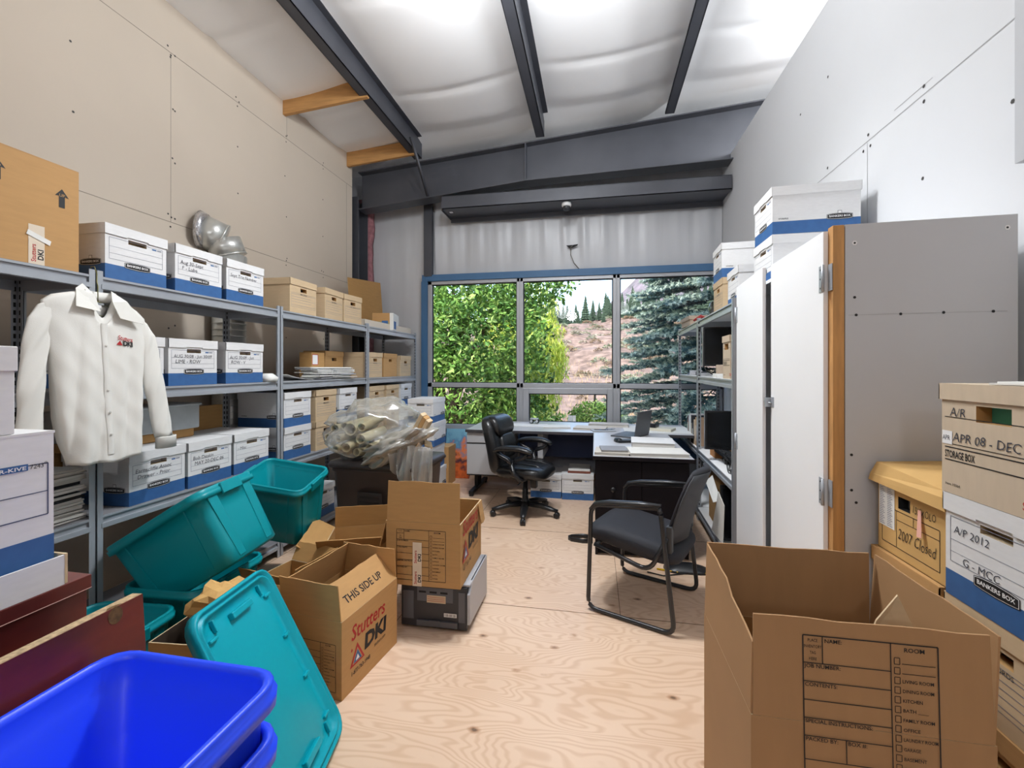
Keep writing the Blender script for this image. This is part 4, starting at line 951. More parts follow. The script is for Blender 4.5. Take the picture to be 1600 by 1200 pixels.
# ================================================================== BROWN BIN WITH BAGS
t = thing('rubbish_bin', 'big brown plastic bin with clear bags of paper rolls on its lid', 'bin', (-1.60, 3.26, 0), R(-3))
b = MB(); b.loft([rr(.58,.44,.05,.0), rr(.60,.46,.05,.02), rr(.68,.52,.05,.62), rr(.70,.54,.05,.63), rr(.70,.54,.05,.655)], BROWNP)
b.build('bin_body', t)
b = MB(); b.loft([rr(.22,.012,.005,0,cx=-.02), rr(.20,.012,.005,.22,cx=-.02)], BROWNP); o = b.build('handle_panel', t, bev=.003); o.location = (0, -.247, .26); o.rotation_euler = (R(3),0,0)
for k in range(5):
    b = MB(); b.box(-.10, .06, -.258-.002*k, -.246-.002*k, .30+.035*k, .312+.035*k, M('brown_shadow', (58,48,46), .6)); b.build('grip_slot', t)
b = MB(); b.loft([rr(.74,.58,.05,.657), rr(.75,.59,.05,.672), rr(.72,.56,.05,.70), rr(.60,.44,.05,.712), rr(.4,.3,.05,.715)], BROWNL); b.build('bin_lid', t)
random.seed(11)
ROLL = None
rolls = [(-1.80,3.02,.93,.046), (-1.70,2.99,.865,.036), (-1.62,2.98,.80,.034), (-1.90,3.02,.86,.030), (-1.81,2.98,.80,.034), (-1.72,2.97,.772,.030), (-1.94,3.04,.93,.032), (-1.72,3.04,.945,.030), (-1.87,3.06,.945,.032), (-1.90,2.99,.785,.026), (-1.99,3.03,.86,.030)]
PL = ('the widest', 'beside the widest one', 'in the middle', 'low on the left', 'low in the middle', 'lowest in front', 'upper left', 'upper right', 'right end', 'bottom left', 'left end')
for k, (x, y, z, r_) in enumerate(rolls):
    if ROLL is None or True:
        b = MB(); ln = random.uniform(.34, .42); n = 16
        b.loft([[(q_*math.cos(a), y_, q_*math.sin(a)) for a in [2*math.pi*i/n for i in range(n)]] for q_, y_ in ((r_,0),(r_,ln),(r_*.8,ln),(r_*.8,0),(r_,0))], ROLLP, False, False)
        b.loft([[(r_*.5*math.cos(a), y_, r_*.5*math.sin(a)) for a in [2*math.pi*i/n for i in range(n)]] for y_ in (.006, ln-.01)], ROLLP, False, False)
    o = b.build('paper_roll'); o.location = (x, y, z+.01); o.rotation_euler = (R(random.uniform(-4, 6)), R(random.uniform(-4,4)), R(random.uniform(-12, 16)))
    tag(o, 'cream paper roll inside the clear bag on the brown bin, ' + PL[k], 'paper roll', 'paper rolls in the clear bag')
crumple('plastic_bag', 'big clear plastic bag full of paper rolls on the brown bin', 'bag', (-1.70, 3.25, .915), (.37,.33,.215), FILM, 2, .34, 4)
crumple('plastic_bag', 'cloudy grey brown plastic bag bulging over the right front of the brown bin', 'bag', (-1.44, 3.05, .83), (.27,.15,.085), FILM2, 5, .45, 4, (0, R(-26), R(10)))
# draped film hanging over the corner
b = MB(); L = []
for i in range(41):
    u = i/40; x = -1.44+.32*u; L.append([])
    for j in range(12):
        v = j/11; L[-1].append((x+.03*v*math.sin(u*17), 2.965-.03*math.sin(v*2)-.022*math.sin(u*34+v*3)-.012*math.sin(u*77+v*6), .86-.03*u-(.42*v)*(.45+.55*u+.08*math.sin(u*20))))
b.loft(L, FILM3, False, False, close=False); tag(b.build('plastic_film'), 'clear plastic film hanging down the front right corner of the brown bin', 'plastic')
t = thing('cardboard_roll', 'folded kraft cardboard strips sticking up out of the bag on the brown bin', 'cardboard', (-1.35, 3.08, .80), (R(4), R(30), 0))
for k in range(3):
    b = MB(); b.slab([(-.045+.030*k, -.04, -.06), (-.0155+.030*k, -.04, -.06), (-.0155+.030*k, -.04, .285-.008*k), (-.045+.030*k, -.04, .29-.008*k)], (0,1,0), .08, KRAFT2 if k != 1 else KRAFT); b.build('strip', t, bev=.004)
for k, (x, z, rz) in enumerate(((-1.22,.93,30),)):
    b = MB(); b.box(-.03,.03,-.06,.06,0,.012,KRAFT2); o = b.build('cardboard_scrap'); o.location = (x,3.1,z-.1); o.rotation_euler = (.2,.4,R(rz)); tag(o, 'small scrap of cardboard at the foot of the kraft strips', 'cardboard')

# ================================================================== RIGHT FOREGROUND
def prR(b): form_print(b, (-.095, -.2155, .395), (1,0,0), (0,0,1), .29, .19, .0024)
random.seed(21)
torn = lambda k: max(.10, 1-.9*max(0, (k-.45))/.55)
carton('tall open brown carton in the right foreground with a printed packing form', (.585, 1.305, .001), R(.3), .475, .43, .61,
       {'S': (-2, .225), 'N': (-1, .228), 'E': (3, .225, (0, 1)), 'W': (-1.5, .225, (.0, 1), lambda k: 1-.12*k+(-.10 if k > .55 else 0)-(.25*(k-.75) if k > .75 else 0))},
       None, mat=M('kraft_right', (168,130,90), .8, var=.05, scale=6, stretch=(5,1,1)), inner=M('kraft_right_inner', (150,108,62), .85), flapmat=M('kraft_right', (168,130,90)),
       fprint={'S': lambda b, p, u, up, ln, wd, fn: form_print(b, p+u*.105-up*.110+fn*.0006, u, up, .262, .30, .002)})
b = MB(); b.slab([(.56,1.20,.50),(.80,1.22,.50),(.805,1.27,.70),(.765,1.30,.815),(.70,1.27,.76)], (0,1,.2), .004, KRAFT2); tag(b.build('cardboard_piece'), 'loose triangular piece of cardboard sticking up inside the tall open carton', 'cardboard')
# stacked boxes against the cabinet side
def rb(label, y0, y1, z, kind, lines, h, x=.985, dep=.41, rot=0, g='box stack at the right', **k):
    return sbox(label, x+dep/2, (y0+y1)/2, z, -90+rot, kind, lines, (round(y1-y0-.01, 3), dep, h), g, **k)
rb('kraft box on the floor at the bottom of the far stack beside the cabinet', 1.485, 1.81, .001, 'deep', (), .25)
rb('kraft box third from the top in the far stack beside the cabinet', 1.485, 1.81, .252, 'deep', (), .25)
rb('kraft box just under the one marked Closed, its lid edge running forward', 1.485, 1.81, .503, 'deep', (), .262)
rb('kraft box on the floor at the bottom of the near right stack', 1.13, 1.47, .001, 'deep', (), .25)
rb('kraft box third from the bottom of the near right stack, dark handle hole', 1.13, 1.47, .252, 'deep', (), .25)
rb('kraft box directly under the white and blue box in the near right stack', 1.13, 1.47, .503, 'kraft', (), .262)
# the kraft box marked closed
t = thing('storage_box', 'kraft box with a sagging lid, white list and handwriting, against the grey cabinet side', 'box', (1.20, 1.637, .766), R(-90))
b = MB(); W, D, Hh = .315, .41, .26; O = (0,-D/2-.0008,0); X, Z = (1,0,0), (0,0,1)
panel_hole(b, -W/2, W/2, 0, Hh, -D/2, -.052, .005, .165, .205, KRAFT3 if False else M('kraft_gold', (206,166,104), .8, var=.05, scale=8), .03, DARK, -1, M('folder_edges', (120,118,116), .8, var=.6, scale=60, stretch=(8,1,1)))
KG = M('kraft_gold')
b.box(-W/2, -W/2+.001, -D/2, D/2, 0, Hh, KG); b.box(W/2-.001, W/2, -D/2, D/2, 0, Hh, KG); b.box(-W/2, W/2, D/2-.001, D/2, 0, Hh, KG); b.box(-W/2, W/2, -D/2, D/2, 0, .002, KG)
b.fill((0,-D/2-.0016,0), X, Z, -.150, .085, -.068, .235, PAPER)
for k in range(22):
    for c in range(2): b.line((0,-D/2-.0022,0), X, Z, (-.145+c*.04, .092+k*.0062), (-.118+c*.04-.004*(k%3), .092+k*.0062), .0022, LINE)
b.rect(O, X, Z, -.135, .032, .13, .155, .0022, INK); b.line(O, X, Z, (-.06,.125), (.13,.125), .0018, INK); b.line(O, X, Z, (-.06,.032), (-.06,.155), .0018, INK); b.line(O, X, Z, (.02,.125), (.02,.155), .0018, INK)
b.text('2007 Closed', (-.052, -D/2-.0016, .065), X, Z, .05, INK, -.008, width=.165, shear=.15, wob=.04); b.text('15XXOLO', (.015, -D/2-.0016, .172), X, Z, .034, INK, -.008, width=.10, shear=.1, wob=.04)
b.slab([(.045,-D/2-.002,.19),(.058,-D/2-.002,.19),(.075,-D/2-.012,.112),(.058,-D/2-.014,.110)], (0,-1,0), .0015, M('pink_tag', (232,176,160), .7))
b.build('body', t)
b = MB(); a = W/2+.016; c = D/2+.016
b.add([(-a,-c,.255),(a,-c,.262),(a,c,.29),(-a,c,.29),(-a+.012,-c+.014,.298),(a-.012,-c+.014,.278),(a-.012,c-.01,.318),(-a+.012,c-.01,.318),(-a-.004,-c-.004,.232),(a+.004,-c-.004,.225),(a+.004,c,.255),(-a-.004,c,.255)],
      [(4,5,6,7),(0,1,5,4),(1,2,6,5),(2,3,7,6),(3,0,4,7),(8,9,1,0),(9,10,2,1),(10,11,3,2),(11,8,0,3)], KG)
b.build('lid', t, solid=.002)
rb('white and blue box marked A/P 2012 in the near right stack', 1.135, 1.465, .766, 'white', ('A/P 2012', '', ' G - MCC'), .285, x=.978)
_ = 1
t = rb('grey brown storage box marked APR to DEC, topmost of the near right stack', 1.13, 1.47, 1.052, 'storage', ('A/R', 'APR 08 - DEC'), .305, x=.972)
b = MB(); b.fill((-.162, -.2062, .141), (1,0,0), (0,0,1), 0, -.005, .035, .032, PWHITE); b.text('APR', (-.160, -.2068, .147), (1,0,0), (0,0,1), .02, PEN, -.01, width=.026); b.build('label_sticker', t)
b = MB(); b.at((1.10,1.24,1.3585),(0,0,.3)); b.box(-.11,.11,-.1,.1,0,.004,PAPER); b.box(-.10,.12,-.11,.09,.004,.008,PAPER); b.at(); tag(b.build('paper_sheet'), 'white papers lying on top of the topmost grey brown storage box', 'paper')

# ================================================================== WHITE CABINET
SK = .0355
t = thing('cabinet', 'tall white plywood cabinet with two doors and a grey side panel', 'cabinet', (.868, 1.835, 0), -math.atan(SK)*1.0)
CL, CD, CH = 1.235, .56, 1.93
b = MB(); CABS = M('grey_side_panel', (198,199,202), .6, var=.04, scale=2); b.box(.04, CD, -.002, .016, 0.0, CH, CABS)                       # side facing the camera
for (x, z, m) in ((.07,1.86,PWHITE),(.53,1.885,PWHITE),(.07,1.66,INK),(.075,1.595,INK),(.215,1.595,INK),(.345,1.597,INK),(.49,1.597,INK),(.06,1.08,INK),(.06,.95,INK),(.075,.905,INK)): disc(b, (x, -.003, z), (1,0,0), (0,0,1), .009 if m is PWHITE else .0055, m)
disc(b, (.07,-.0035,1.86), (1,0,0), (0,0,1), .004, INK); disc(b, (.53,-.0035,1.885), (1,0,0), (0,0,1), .004, INK)
b.line((0,-.0026,0), (1,0,0), (0,0,1), (.05,1.595), (.53,1.597), .0012, SEAMG)
b.build('side_panel', t)
b = MB(); b.box(.04, CD, CL-.016, CL, 0, CH, CAB); b.build('side_panel', t)
b = MB(); b.box(.03, CD, .018, CL-.018, 1.862, 1.88, CAB); b.build('cabinet_top', t)
b = MB(); b.box(.03, CD, .018, CL-.018, .08, .10, CAB); b.box(CD-.01, CD, .018, CL-.018, .1, 1.862, CAB); b.build('cabinet_back', t)
for y in (-.002, CL-.04):
    b = MB(); b.box(0, .038, y, y+.04, 0, CH, LUMBERV); b.build('wooden_post', t, bev=.002)
def door(y0, y1, ang, hy, nm):
    d = bpy.data.objects.new('door', None); COL.objects.link(d); d.parent = t; d.location = (0, hy, 0); d.rotation_euler = (0,0,R(ang))
    b = MB(); b.box(-.018, -.001, min(y0,y1), max(y0,y1), .04, CH-.012, CAB)
    rnd = random.Random(5 if y0 else 6)
    for k in range(4):
        q = (y0+y1)/2+(k-1.5)*.12; b.box(-.0186, -.018, q-.006, q+.006, 1.50+.03*k, 1.512+.03*k, CABG) if False else None
    b.build('door_panel', d, bev=.002); return d
d1 = door(.0, .565, 0, .032, 'near'); d2 = door(0, -.585, 0, CL-.01, 'far'); d2.rotation_euler = (0, 0, R(-2.5))
for d, yy in ((d1, .0), (d2, .0)):
    for z in (1.74, .93, .2):
        b = MB(); b.box(-.0205, -.018, -.002, .03, z-.05, z+.05, STEEL) if d is d1 else b.box(-.0205, -.018, -.03, .002, z-.05, z+.05, STEEL)
        s = -1 if d is d1 else 1
        b.at((-.022, s*.006, z-.05)); b.lathe([(.006,0),(.006,.1)], STEEL, 8); b.at()
        if d is d1: b.box(-.004, -.0015, -.034, -.006, z-.05, z+.05, STEEL)
        for q in (-.035, 0, .035): disc(b, (-.0208, s*-.018, z+q), (0,-1,0), (0,0,1), .004, INK)
        b.build('hinge', d)
b = MB(); b.box(-.021, -.018, .52, .555, 1.205, 1.255, STEEL); b.tube([(-.024,.54,1.225),(-.036,.565,1.225),(-.036,.60,1.228)], .004, STEEL, 6); b.box(-.044,-.02,.555,.575,1.205,1.25,STEEL); b.build('latch', d1)
# boxes on the cabinet and on the shelf top
sbox('long white and blue file box on top of another above the white cabinet', 1.195, 2.845, 1.8805+.2665, -92, 'white', (), (.31,.43,.265), 'boxes above the right storage')
sbox('white and blue file box on the cabinet top under another one', 1.195, 2.85, 1.8805, -91, 'white', (), (.31,.43,.265), 'boxes above the right storage')
sbox('white file box on the right shelf top, between the kraft box and the cabinet boxes', 1.165, 3.37, 1.8355, -93, 'white', (), (.31,.40,.265), 'boxes above the right storage')
sbox('narrow kraft file box on the right shelf top under a white and blue box', 1.175, 3.80, 1.8355, -92, 'kraft', (), (.31,.40,.265), 'boxes above the right storage')
sbox('white and blue file box on the right shelf top, on the narrow kraft box', 1.17, 3.80, 1.8355+.2665, -93, 'white', (), (.31,.40,.265), 'boxes above the right storage')
# other things on the right shelf top
t = thing('glass_bowl', 'round clear glass bowl on the top right shelf', 'bowl', (1.08, 4.12, 1.8355))
b = MB(); b.lathe([(.04,.003),(.085,.03),(.105,.08),(.095,.13),(.07,.155),(.075,.16)], thin_film('bowl_glass', (215,215,212), .5, .08, .12), 24, True, False); b.build('bowl', t)
b = MB(); b.lathe([(.03,.008),(.07,.03),(.085,.07),(.05,.08)], M('bowl_contents', (150,140,130), .6, var=.4, scale=40), 20); b.build('filling', t)
b = MB(); b.box(.94,1.12,4.72,5.15,1.8355,1.925,M('grey_brown_box',(176,158,140),.8)); b.box(.93,1.13,4.71,5.16,1.89,1.93,M('grey_brown_box')); tag(b.build('flat_carton', bev=.002), 'low grey brown box on the top right shelf in front of the spruce', 'box')
b = MB(); b.tube([(.93,4.33,1.845),(.96,4.36,1.87),(.99,4.42,1.86),(1.03,4.45,1.85)], [.012,.02,.02,.012], M('red_fabric',(150,40,40),.7), 6); b.tube([(.91,4.40,1.845),(.97,4.37,1.88),(1.02,4.36,1.85)], [.01,.02,.012], M('red_fabric'), 6); tag(b.build('cloth'), 'small crumpled dark red cloth on the corner of the top right shelf', 'cloth')

# screens and clutter on the right shelves
def monitor(label, x, y, z, rot, w_, h_, stand=True, tilt=0, group=None, mat=SCR):
    t = thing('monitor', label, 'monitor', (x, y, z), R(rot), group)
    b = MB(); zo = .09 if stand else .004
    b.at((0,0,zo), (R(tilt),0,0)); b.box(-w_/2, w_/2, -.018, .02, 0, h_, BLACKP); b.box(-w_/2*.6, w_/2*.6, .02, .045, h_*.15, h_*.8, BLACKP); b.at(); b.build('housing', t, bev=.004)
    b = MB(); b.at((0,0,zo), (R(tilt),0,0)); b.box(-w_/2+.014, w_/2-.014, -.0195, -.018, .018, h_-.014, mat); b.at(); b.build('screen', t)
    b = MB(); b.at((0,0,zo), (R(tilt),0,0)); b.box(-w_/2-.003, -w_/2, -.016, .018, 0, h_, M('silver_bezel',(150,152,156),.35,metal=.5)); b.at(); b.build('bezel', t)
    if stand:
        b = MB(); b.box(-.03,.03,.045,.06,.01,.25,BLACKP); b.build('stand_neck', t); b = MB(); b.at((0,.03,0)); b.loft([rr(.22,.17,.04,.0005), rr(.22,.17,.04,.01), rr(.10,.08,.02,.02)], BLACKP); b.build('stand_base', t)
    return t
monitor('large black monitor on the middle right shelf', 1.13, 3.98, 1.3255, -4, .46, .33, group='monitors on the right shelves')
monitor('wide black monitor on the lower right shelf among cables', 1.12, 3.78, .6555, -5, .50, .31, group='monitors on the right shelves')
b = MB(); b.box(.97,1.25,3.88,4.05,.656,.72,M('orange_box',(176,120,70),.8)); tag(b.build('flat_carton', bev=.002), 'low orange brown box behind the lower right monitor', 'box')
sbox('pale green narrow box standing in front of the middle right monitor', 1.03, 3.30, 1.3255, -92, 'storage', (), (.20,.26,.30), None)
t = thing('desk_phone', 'small pale device under the middle right monitor', 'device', (.97, 3.74, 1.3255)); b = MB(); b.box(-.04,.05,-.06,.06,0,.03,PAPER); b.box(-.03,.03,-.05,.0,.03,.10,M('pale_brown',(190,170,150),.7)); b.build('body', t, bev=.004)
for k,(y,c) in enumerate(((4.55,(200,202,206)),(4.75,(60,62,70)),(4.95,(190,190,195)),(5.15,(80,90,110)))):
    b = MB(); b.box(.99+.02*(k%2),1.10,y-.05,y+.04,1.3255,1.352+.012*(k%3),M('gadget_%d'%k,c,.6)); tag(b.build('small_box', bev=.003), ('pale','dark','light grey','blue grey')[k]+' small gadget lying at the window end of the middle right shelf', 'device')
random.seed(5)
# books / binders on the lower shelf at the window end
bk = [(4.45,.035,.26,(196,164,134)),(4.49,.03,.27,(180,150,120)),(4.54,.055,.24,(205,180,150)),(4.62,.04,.20,(60,60,66)),(4.68,.04,.27,(40,42,48)),(4.74,.04,.28,(225,225,225)),(4.80,.035,.27,(190,195,200)),(4.86,.03,.25,(90,60,60))]
BN = ('tan','brown','wide kraft','low dark grey','black','white','pale grey','dark red')
for k,(y,th_,h_,c) in enumerate(bk):
    b = MB(); b.box(.95,1.20,y,y+th_*.92,.6555,.6555+h_,M('binder_%d'%k,c,.7,var=.1)); b.box(.9495,.95,y+th_*.2,y+th_*.7,.70,.66+h_*.7,PAPER if k%2 else M('label_tan',(210,200,180),.8)); tag(b.build('binder', bev=.002), BN[k]+' binder standing on the lower right shelf by the window', 'binder', 'binders on the lower right shelf')
# cable tangle
def cable(label, x, y, z, seed, n=40, sx=.12, sy=.2, sz=.05, r=.0035, m=CORDB, name='cable', group=None):
    rnd = random.Random(seed); pts = []; a = rnd.uniform(0, 6)
    for i in range(n):
        a += rnd.uniform(.35, .75); q = rnd.uniform(.5, 1)
        pts.append((x+sx*q*math.cos(a), y+sy*q*math.sin(a*1.07+.5), z+.004+sz*(.5+.5*math.sin(a*.7+i*.3))))
    sm = []
    for i in range(len(pts)-1):
        for k in range(3):
            p0, p1, p2, p3 = [Vector(pts[min(max(i+j, 0), len(pts)-1)]) for j in (-1,0,1,2)]; u = k/3
            sm.append(tuple(.5*((2*p1)+(p2-p0)*u+(2*p0-5*p1+4*p2-p3)*u*u+(3*p1-p0-3*p2+p3)*u**3)))
    b = MB(); b.tube(sm, r, m, 5); return tag(b.build(name), label, 'cable', group)
cable('tangle of black cables on the lower right shelf under the wide monitor', 1.02, 3.55, .656, 3, 46, .11, .26, .09)
cable('tangle of grey cables on the lower right shelf in front of the black ones', 1.0, 3.42, .656, 9, 36, .10, .22, .06, m=CORD)
t = thing('keyboard', 'dark keyboard lying in the cable tangle on the lower right shelf', 'keyboard', (1.03,3.60,.70), (R(6),R(-8),R(100))); b = MB(); b.box(-.2,.2,-.06,.06,0,.018,BLACKP)
for i in range(14):
    for j in range(4): b.box(-.19+i*.027,-.168+i*.027,-.05+j*.025,-.031+j*.025,.018,.023,M('key_cap',(52,54,58),.5))
b.build('body', t, bev=.002)
for k,(y,sz_) in enumerate(((3.30,.05),(3.40,.04),(3.22,.045),(3.68,.045))):
    b = MB(); b.at((.98+.05*(k%2), y, .6555), (0,0,k)); b.box(-sz_,sz_,-sz_*.7,sz_*.7,0,.035,BLACKP); b.at(); tag(b.build('power_adapter', bev=.005), ('small','square','flat','far')[k]+' black power adapter among the cables on the lower right shelf', 'adapter')
b = MB(); b.tube([(.96,4.05,1.62),(.945,4.1,1.5),(.94,4.16,1.43),(.95,4.1,1.38),(.99,4.0,1.34),(1.1,3.9,1.332)], .005, CORDB, 6); tag(b.build('cable'), 'single black cable hanging beside the middle right monitor', 'cable')
# below the lower right shelf
t = thing('carton', 'brown carton standing on the bottom right shelf behind leaning screens', 'box', (1.13, 3.86, .1205), R(-3)); b = MB(); b.box(-.17,.17,-.22,.22,0,.42,KRAFT3); b.build('body', t, bev=.003)
def slabm(label, x, y, z, w_, h_, th_, rz, tl):
    t = thing('flat_screen', label, 'monitor', (x,y,z), (R(tl),0,R(rz)), 'screens leaning under the right shelf'); b = MB(); b.box(-w_/2,w_/2,0,th_,0,h_,BLACKP); b.build('housing', t, bev=.004)
    b = MB(); b.box(-w_/2+.015,w_/2-.015,-.001,0,.02,h_-.015,SCR); b.build('screen', t)
slabm('black flat screen without stand leaning on the carton under the right shelf, larger', 1.10, 3.48, .1255, .36, .40, .03, -4, -8)
slabm('dark flat screen leaning under the right shelf, smaller one in front', 1.12, 3.32, .1255, .26, .30, .04, -4, -6)
t = thing('computer_tower', 'black computer tower under the right shelf beside the cabinet', 'computer', (1.10, 3.19, .1205), 0); b = MB(); b.box(-.13,.2,-.06,.06,0,.26,BLACKP); b.box(-.1305,-.13,-.05,.05,.18,.24,STEEL); b.build('case', t, bev=.004)
b = MB(); b.slab([(.88,3.62,.16),(.90,3.40,.13),(.90,3.36,.42),(.88,3.44,.50)], (1,0,0), .004, PAPER); b.slab([(.86,3.72,.50),(.86,3.50,.40),(.90,3.45,.43),(.90,3.68,.56)], (0,0,1), .004, PAPER); tag(b.build('paper_sheet'), 'stiff white folded sheet poking out under the right shelf behind the chair', 'paper')
cable('loose grey cable coil on the floor behind the black chair', .86, 3.15, .004, 14, 30, .09, .10, .008, .004, CORD)
b = MB(); b.tube([(.42,3.20,.006),(.55,3.17,.006),(.68,3.21,.006),(.80,3.15,.006),(.98,3.05,.006),(1.1,2.9,.006)], .006, YELLOW, 6); tag(b.build('extension_cord'), 'yellow extension cord on the plywood floor behind the black chair', 'cord')
b = MB(); b.tube([(.35,3.14,.006),(.45,3.10,.006),(.60,3.16,.006),(.74,3.26,.006)], .004, CORDB, 6); tag(b.build('cable'), 'short black cable on the floor under the black chair', 'cable')
t = thing('monitor_stand', 'black plastic monitor foot lying on the floor behind the black chair', 'stand', (.62, 3.24, .001)); b = MB(); b.loft([rr(.30,.16,.07,0), rr(.28,.14,.065,.012), rr(.10,.06,.02,.04)], BLACKP); b.build('foot', t)

# ================================================================== DESKS
t = thing('desk', 'long pale grey desk under the window, a hanging drawer unit at its left', 'desk', (0,0,0))
b = MB(); b.box(-1.365, .98, 4.56, 5.36, .715, .742, DESKT); b.box(-1.366,.98,4.556,4.56,.713,.742,M('desk_edge',(62,60,64),.5)); b.box(-1.369,-1.365,4.556,5.36,.713,.742,M('desk_edge')); b.build('desktop', t, bev=.002)
dr = MB(); dr.box(-1.36, -.92, 4.60, 5.30, .255, .712, DESKG); dr.build('drawer_body', t)
for z0, z1 in ((.60, .705), (.262, .585)):
    b = MB(); b.box(-1.358, -.922, 4.582, 4.60, z0, z1, DESKG); o = b.build('drawer', t, bev=.003); b = MB(); b.box(-1.358,-.922,4.581,4.583,z0-.012,z0-.002,DARK); b.build('drawer_gap', o)
b = MB(); b.box(-.60,-.545,4.66,5.2,.44,.712,DESKG); b.build('leg_panel', t)
for x in (-1.33, .07):
    b = MB(); b.box(x-.02, x+.02, 4.86, 5.02, .06, .715, DARK); b.box(x-.025, x+.025, 4.64, 5.30, .025, .06, BLACKP if x < -1 else BLUETR); b.box(x-.02,x+.02,4.645,4.69,.0005,.03,BLACKP); b.box(x-.02,x+.02,5.25,5.29,.0005,.03,BLACKP); b.build('leg', t, bev=.003)
b = MB(); b.box(-.90, .60, 5.28, 5.30, .34, .70, M('modesty_panel',(52,66,104),.6)); b.build('modesty_panel', t)
t = thing('desk', 'black desk with a knobbed cupboard standing out from the window desk', 'desk', (0,0,0))
b = MB(); b.box(-.015, .70, 3.345, 4.552, .722, .745, DESKT); b.box(-.018,.703,3.341,3.345,.715,.745,DESKB); b.box(-.019,-.015,3.341,4.552,.715,.745,DESKB); b.box(-.015,.70,3.345,4.55,.715,.722,DESKB); b.build('desktop', t, bev=.002)  # black desk's top face coloured pale to stand for its whitish reflection
b = MB(); b.box(.0, .018, 3.37, 4.53, .002, .714, DESKB); b.build('side_panel', t, bev=.002)
b = MB(); b.box(.018, .67, 3.38, 3.40, .06, .714, DESKB); b.box(.018,.67,3.40,4.0,.06,.08,DESKB); b.box(.65,.67,3.40,4.53,.002,.714,DESKB); b.box(.02,.65,3.41,3.43,.002,.06,DARK); b.build('cupboard', t)
b = MB(); b.box(.005, .335, 3.362, 3.38, .05, .708, DESKB); o = b.build('cupboard_door', t, bev=.002)
b = MB(); b.at((.13,3.362,.50),(R(90),0,0)); b.lathe([(.008,0),(.008,.012),(.018,.018),(.018,.026),(.008,.03)], BLACKP, 14); b.at(); b.build('knob', o)
b = MB(); b.box(.338,.665,3.362,3.38,.05,.708,DESKB); b.build('cupboard_door', t, bev=.002)
t = thing('strap', 'black nylon strap loop lying on the floor left of the black desk', 'strap', (-.10, 3.62, .001)); b = MB()
b.loft([[(p[0],p[1],.0),(p[0],p[1],.035)] for p in ((.08,.04),(0,.06),(-.09,.03),(-.115,0),(-.09,-.03),(0,-.05),(.08,-.04))], BLACKP, False, False, close=False); b.build('strap_loop', t, solid=.003)
# boxes under the desk
sbox('white and blue box under the window desk, right of two, red brown file on it', -.19, 4.93, .0005, 2, 'white', (), (.33,.40,.27), 'boxes under the desk')
sbox('white and blue box under the window desk behind the office chair, left of two', -.52, 4.95, .0005, -1, 'white', (), (.33,.40,.25), 'boxes under the desk')
b = MB(); b.box(-.29,-.05,4.78,5.05,.2712,.295,M('red_brown_file',(120,66,50),.7)); b.box(-.285,-.055,4.785,5.05,.295,.315,PAPER); tag(b.build('file_folder'), 'red brown folder with white papers on the right box under the desk', 'folder')
# things on the desks
t = thing('laptop', 'open grey laptop on the corner of the desks, lid turned away', 'laptop', (.33, 4.42, .7455), R(-118))
b = MB(); b.box(-.17,.17,-.12,.12,0,.014,M('laptop_grey',(92,94,98),.4,metal=.3)); b.fill((0,0,.0145),(1,0,0),(0,1,0),-.15,-.02,.15,.10,BLACKP); b.build('keyboard_base', t, bev=.003)
b = MB(); b.at((0,.12,.012),(R(-8),0,0)); b.box(-.17,.17,-.004,.004,0,.235,M('laptop_grey')); b.box(-.16,.16,-.0050,-.004,.01,.225,SCR); b.at(); b.build('screen_lid', t, bev=.002)
t = thing('mouse', 'black computer mouse beside the laptop on the black desk', 'mouse', (.20, 4.02, .7455), R(20)); b = MB(); b.loft([rr(.055,.10,.025,0),rr(.06,.105,.028,.012),rr(.045,.085,.02,.03),rr(.02,.04,.008,.036)], BLACKP); b.build('shell', t)
b = MB(); b.at((.26,4.02,.7455),(0,0,.3)); b.box(-.08,.10,-.05,.05,0,.022,BLACKP); b.at(); tag(b.build('glasses_case', bev=.008), 'soft black case beside the mouse on the black desk', 'case')
def binderflat(label, x, y, w_, d_, h_, rot, c=(214,214,212), z=.7455, pages=True, nm='binder'):
    t = thing(nm, label, 'folder', (x,y,z), R(rot)); b = MB(); m = M('cover_%d_%d_%d'%c, c, .6)
    b.box(-w_/2,w_/2,-d_/2,d_/2,0,.003,m); b.box(-w_/2,w_/2,-d_/2,d_/2,h_-.003,h_,m); b.box(-w_/2,-w_/2+.003,-d_/2,d_/2,.003,h_-.003,m); b.build('cover', t)
    b = MB(); b.box(-w_/2+.006,w_/2-.006,-d_/2+.006,d_/2-.006,.003,h_-.004,PAPERS); b.build('pages', t); return t
binderflat('big white ring binder lying on the black desk, upper one', .47, 3.86, .34, .30, .05, -4, (220,220,220), .7455+.0)
binderflat('flat white folder with papers at the front edge of the black desk', .46, 3.50, .42, .26, .028, 3, (214,212,206))
binderflat('thin stack of tan and grey folders at the front left corner of the black desk', .13, 3.50, .26, .24, .02, -3, (190,182,170))
binderflat('grey folder on top of the tan folders at the front left corner', .14, 3.51, .20, .20, .014, 4, (130,130,134), .7662)
binderflat('loose pale papers on the window desk near the middle', -.42, 4.92, .30, .22, .012, 6, (222,220,214), .7425, nm='folder')
binderflat('open folder on the window desk beside the middle window mullion', -.05, 4.88, .34, .24, .016, -8, (205,196,182), .7425, nm='folder')
binderflat('long flat folder at the back of the window desk', .15, 5.12, .44, .20, .03, -3, (200,192,184), .7425, nm='folder')
binderflat('grey papers with pens on the window desk left of the laptop', .08, 4.72, .24, .16, .01, 12, (170,174,180), .7425, nm='folder')
binderflat('white papers at the back left of the window desk', -.75, 5.02, .42, .24, .006, -2, (226,226,224), .7425, nm='folder')
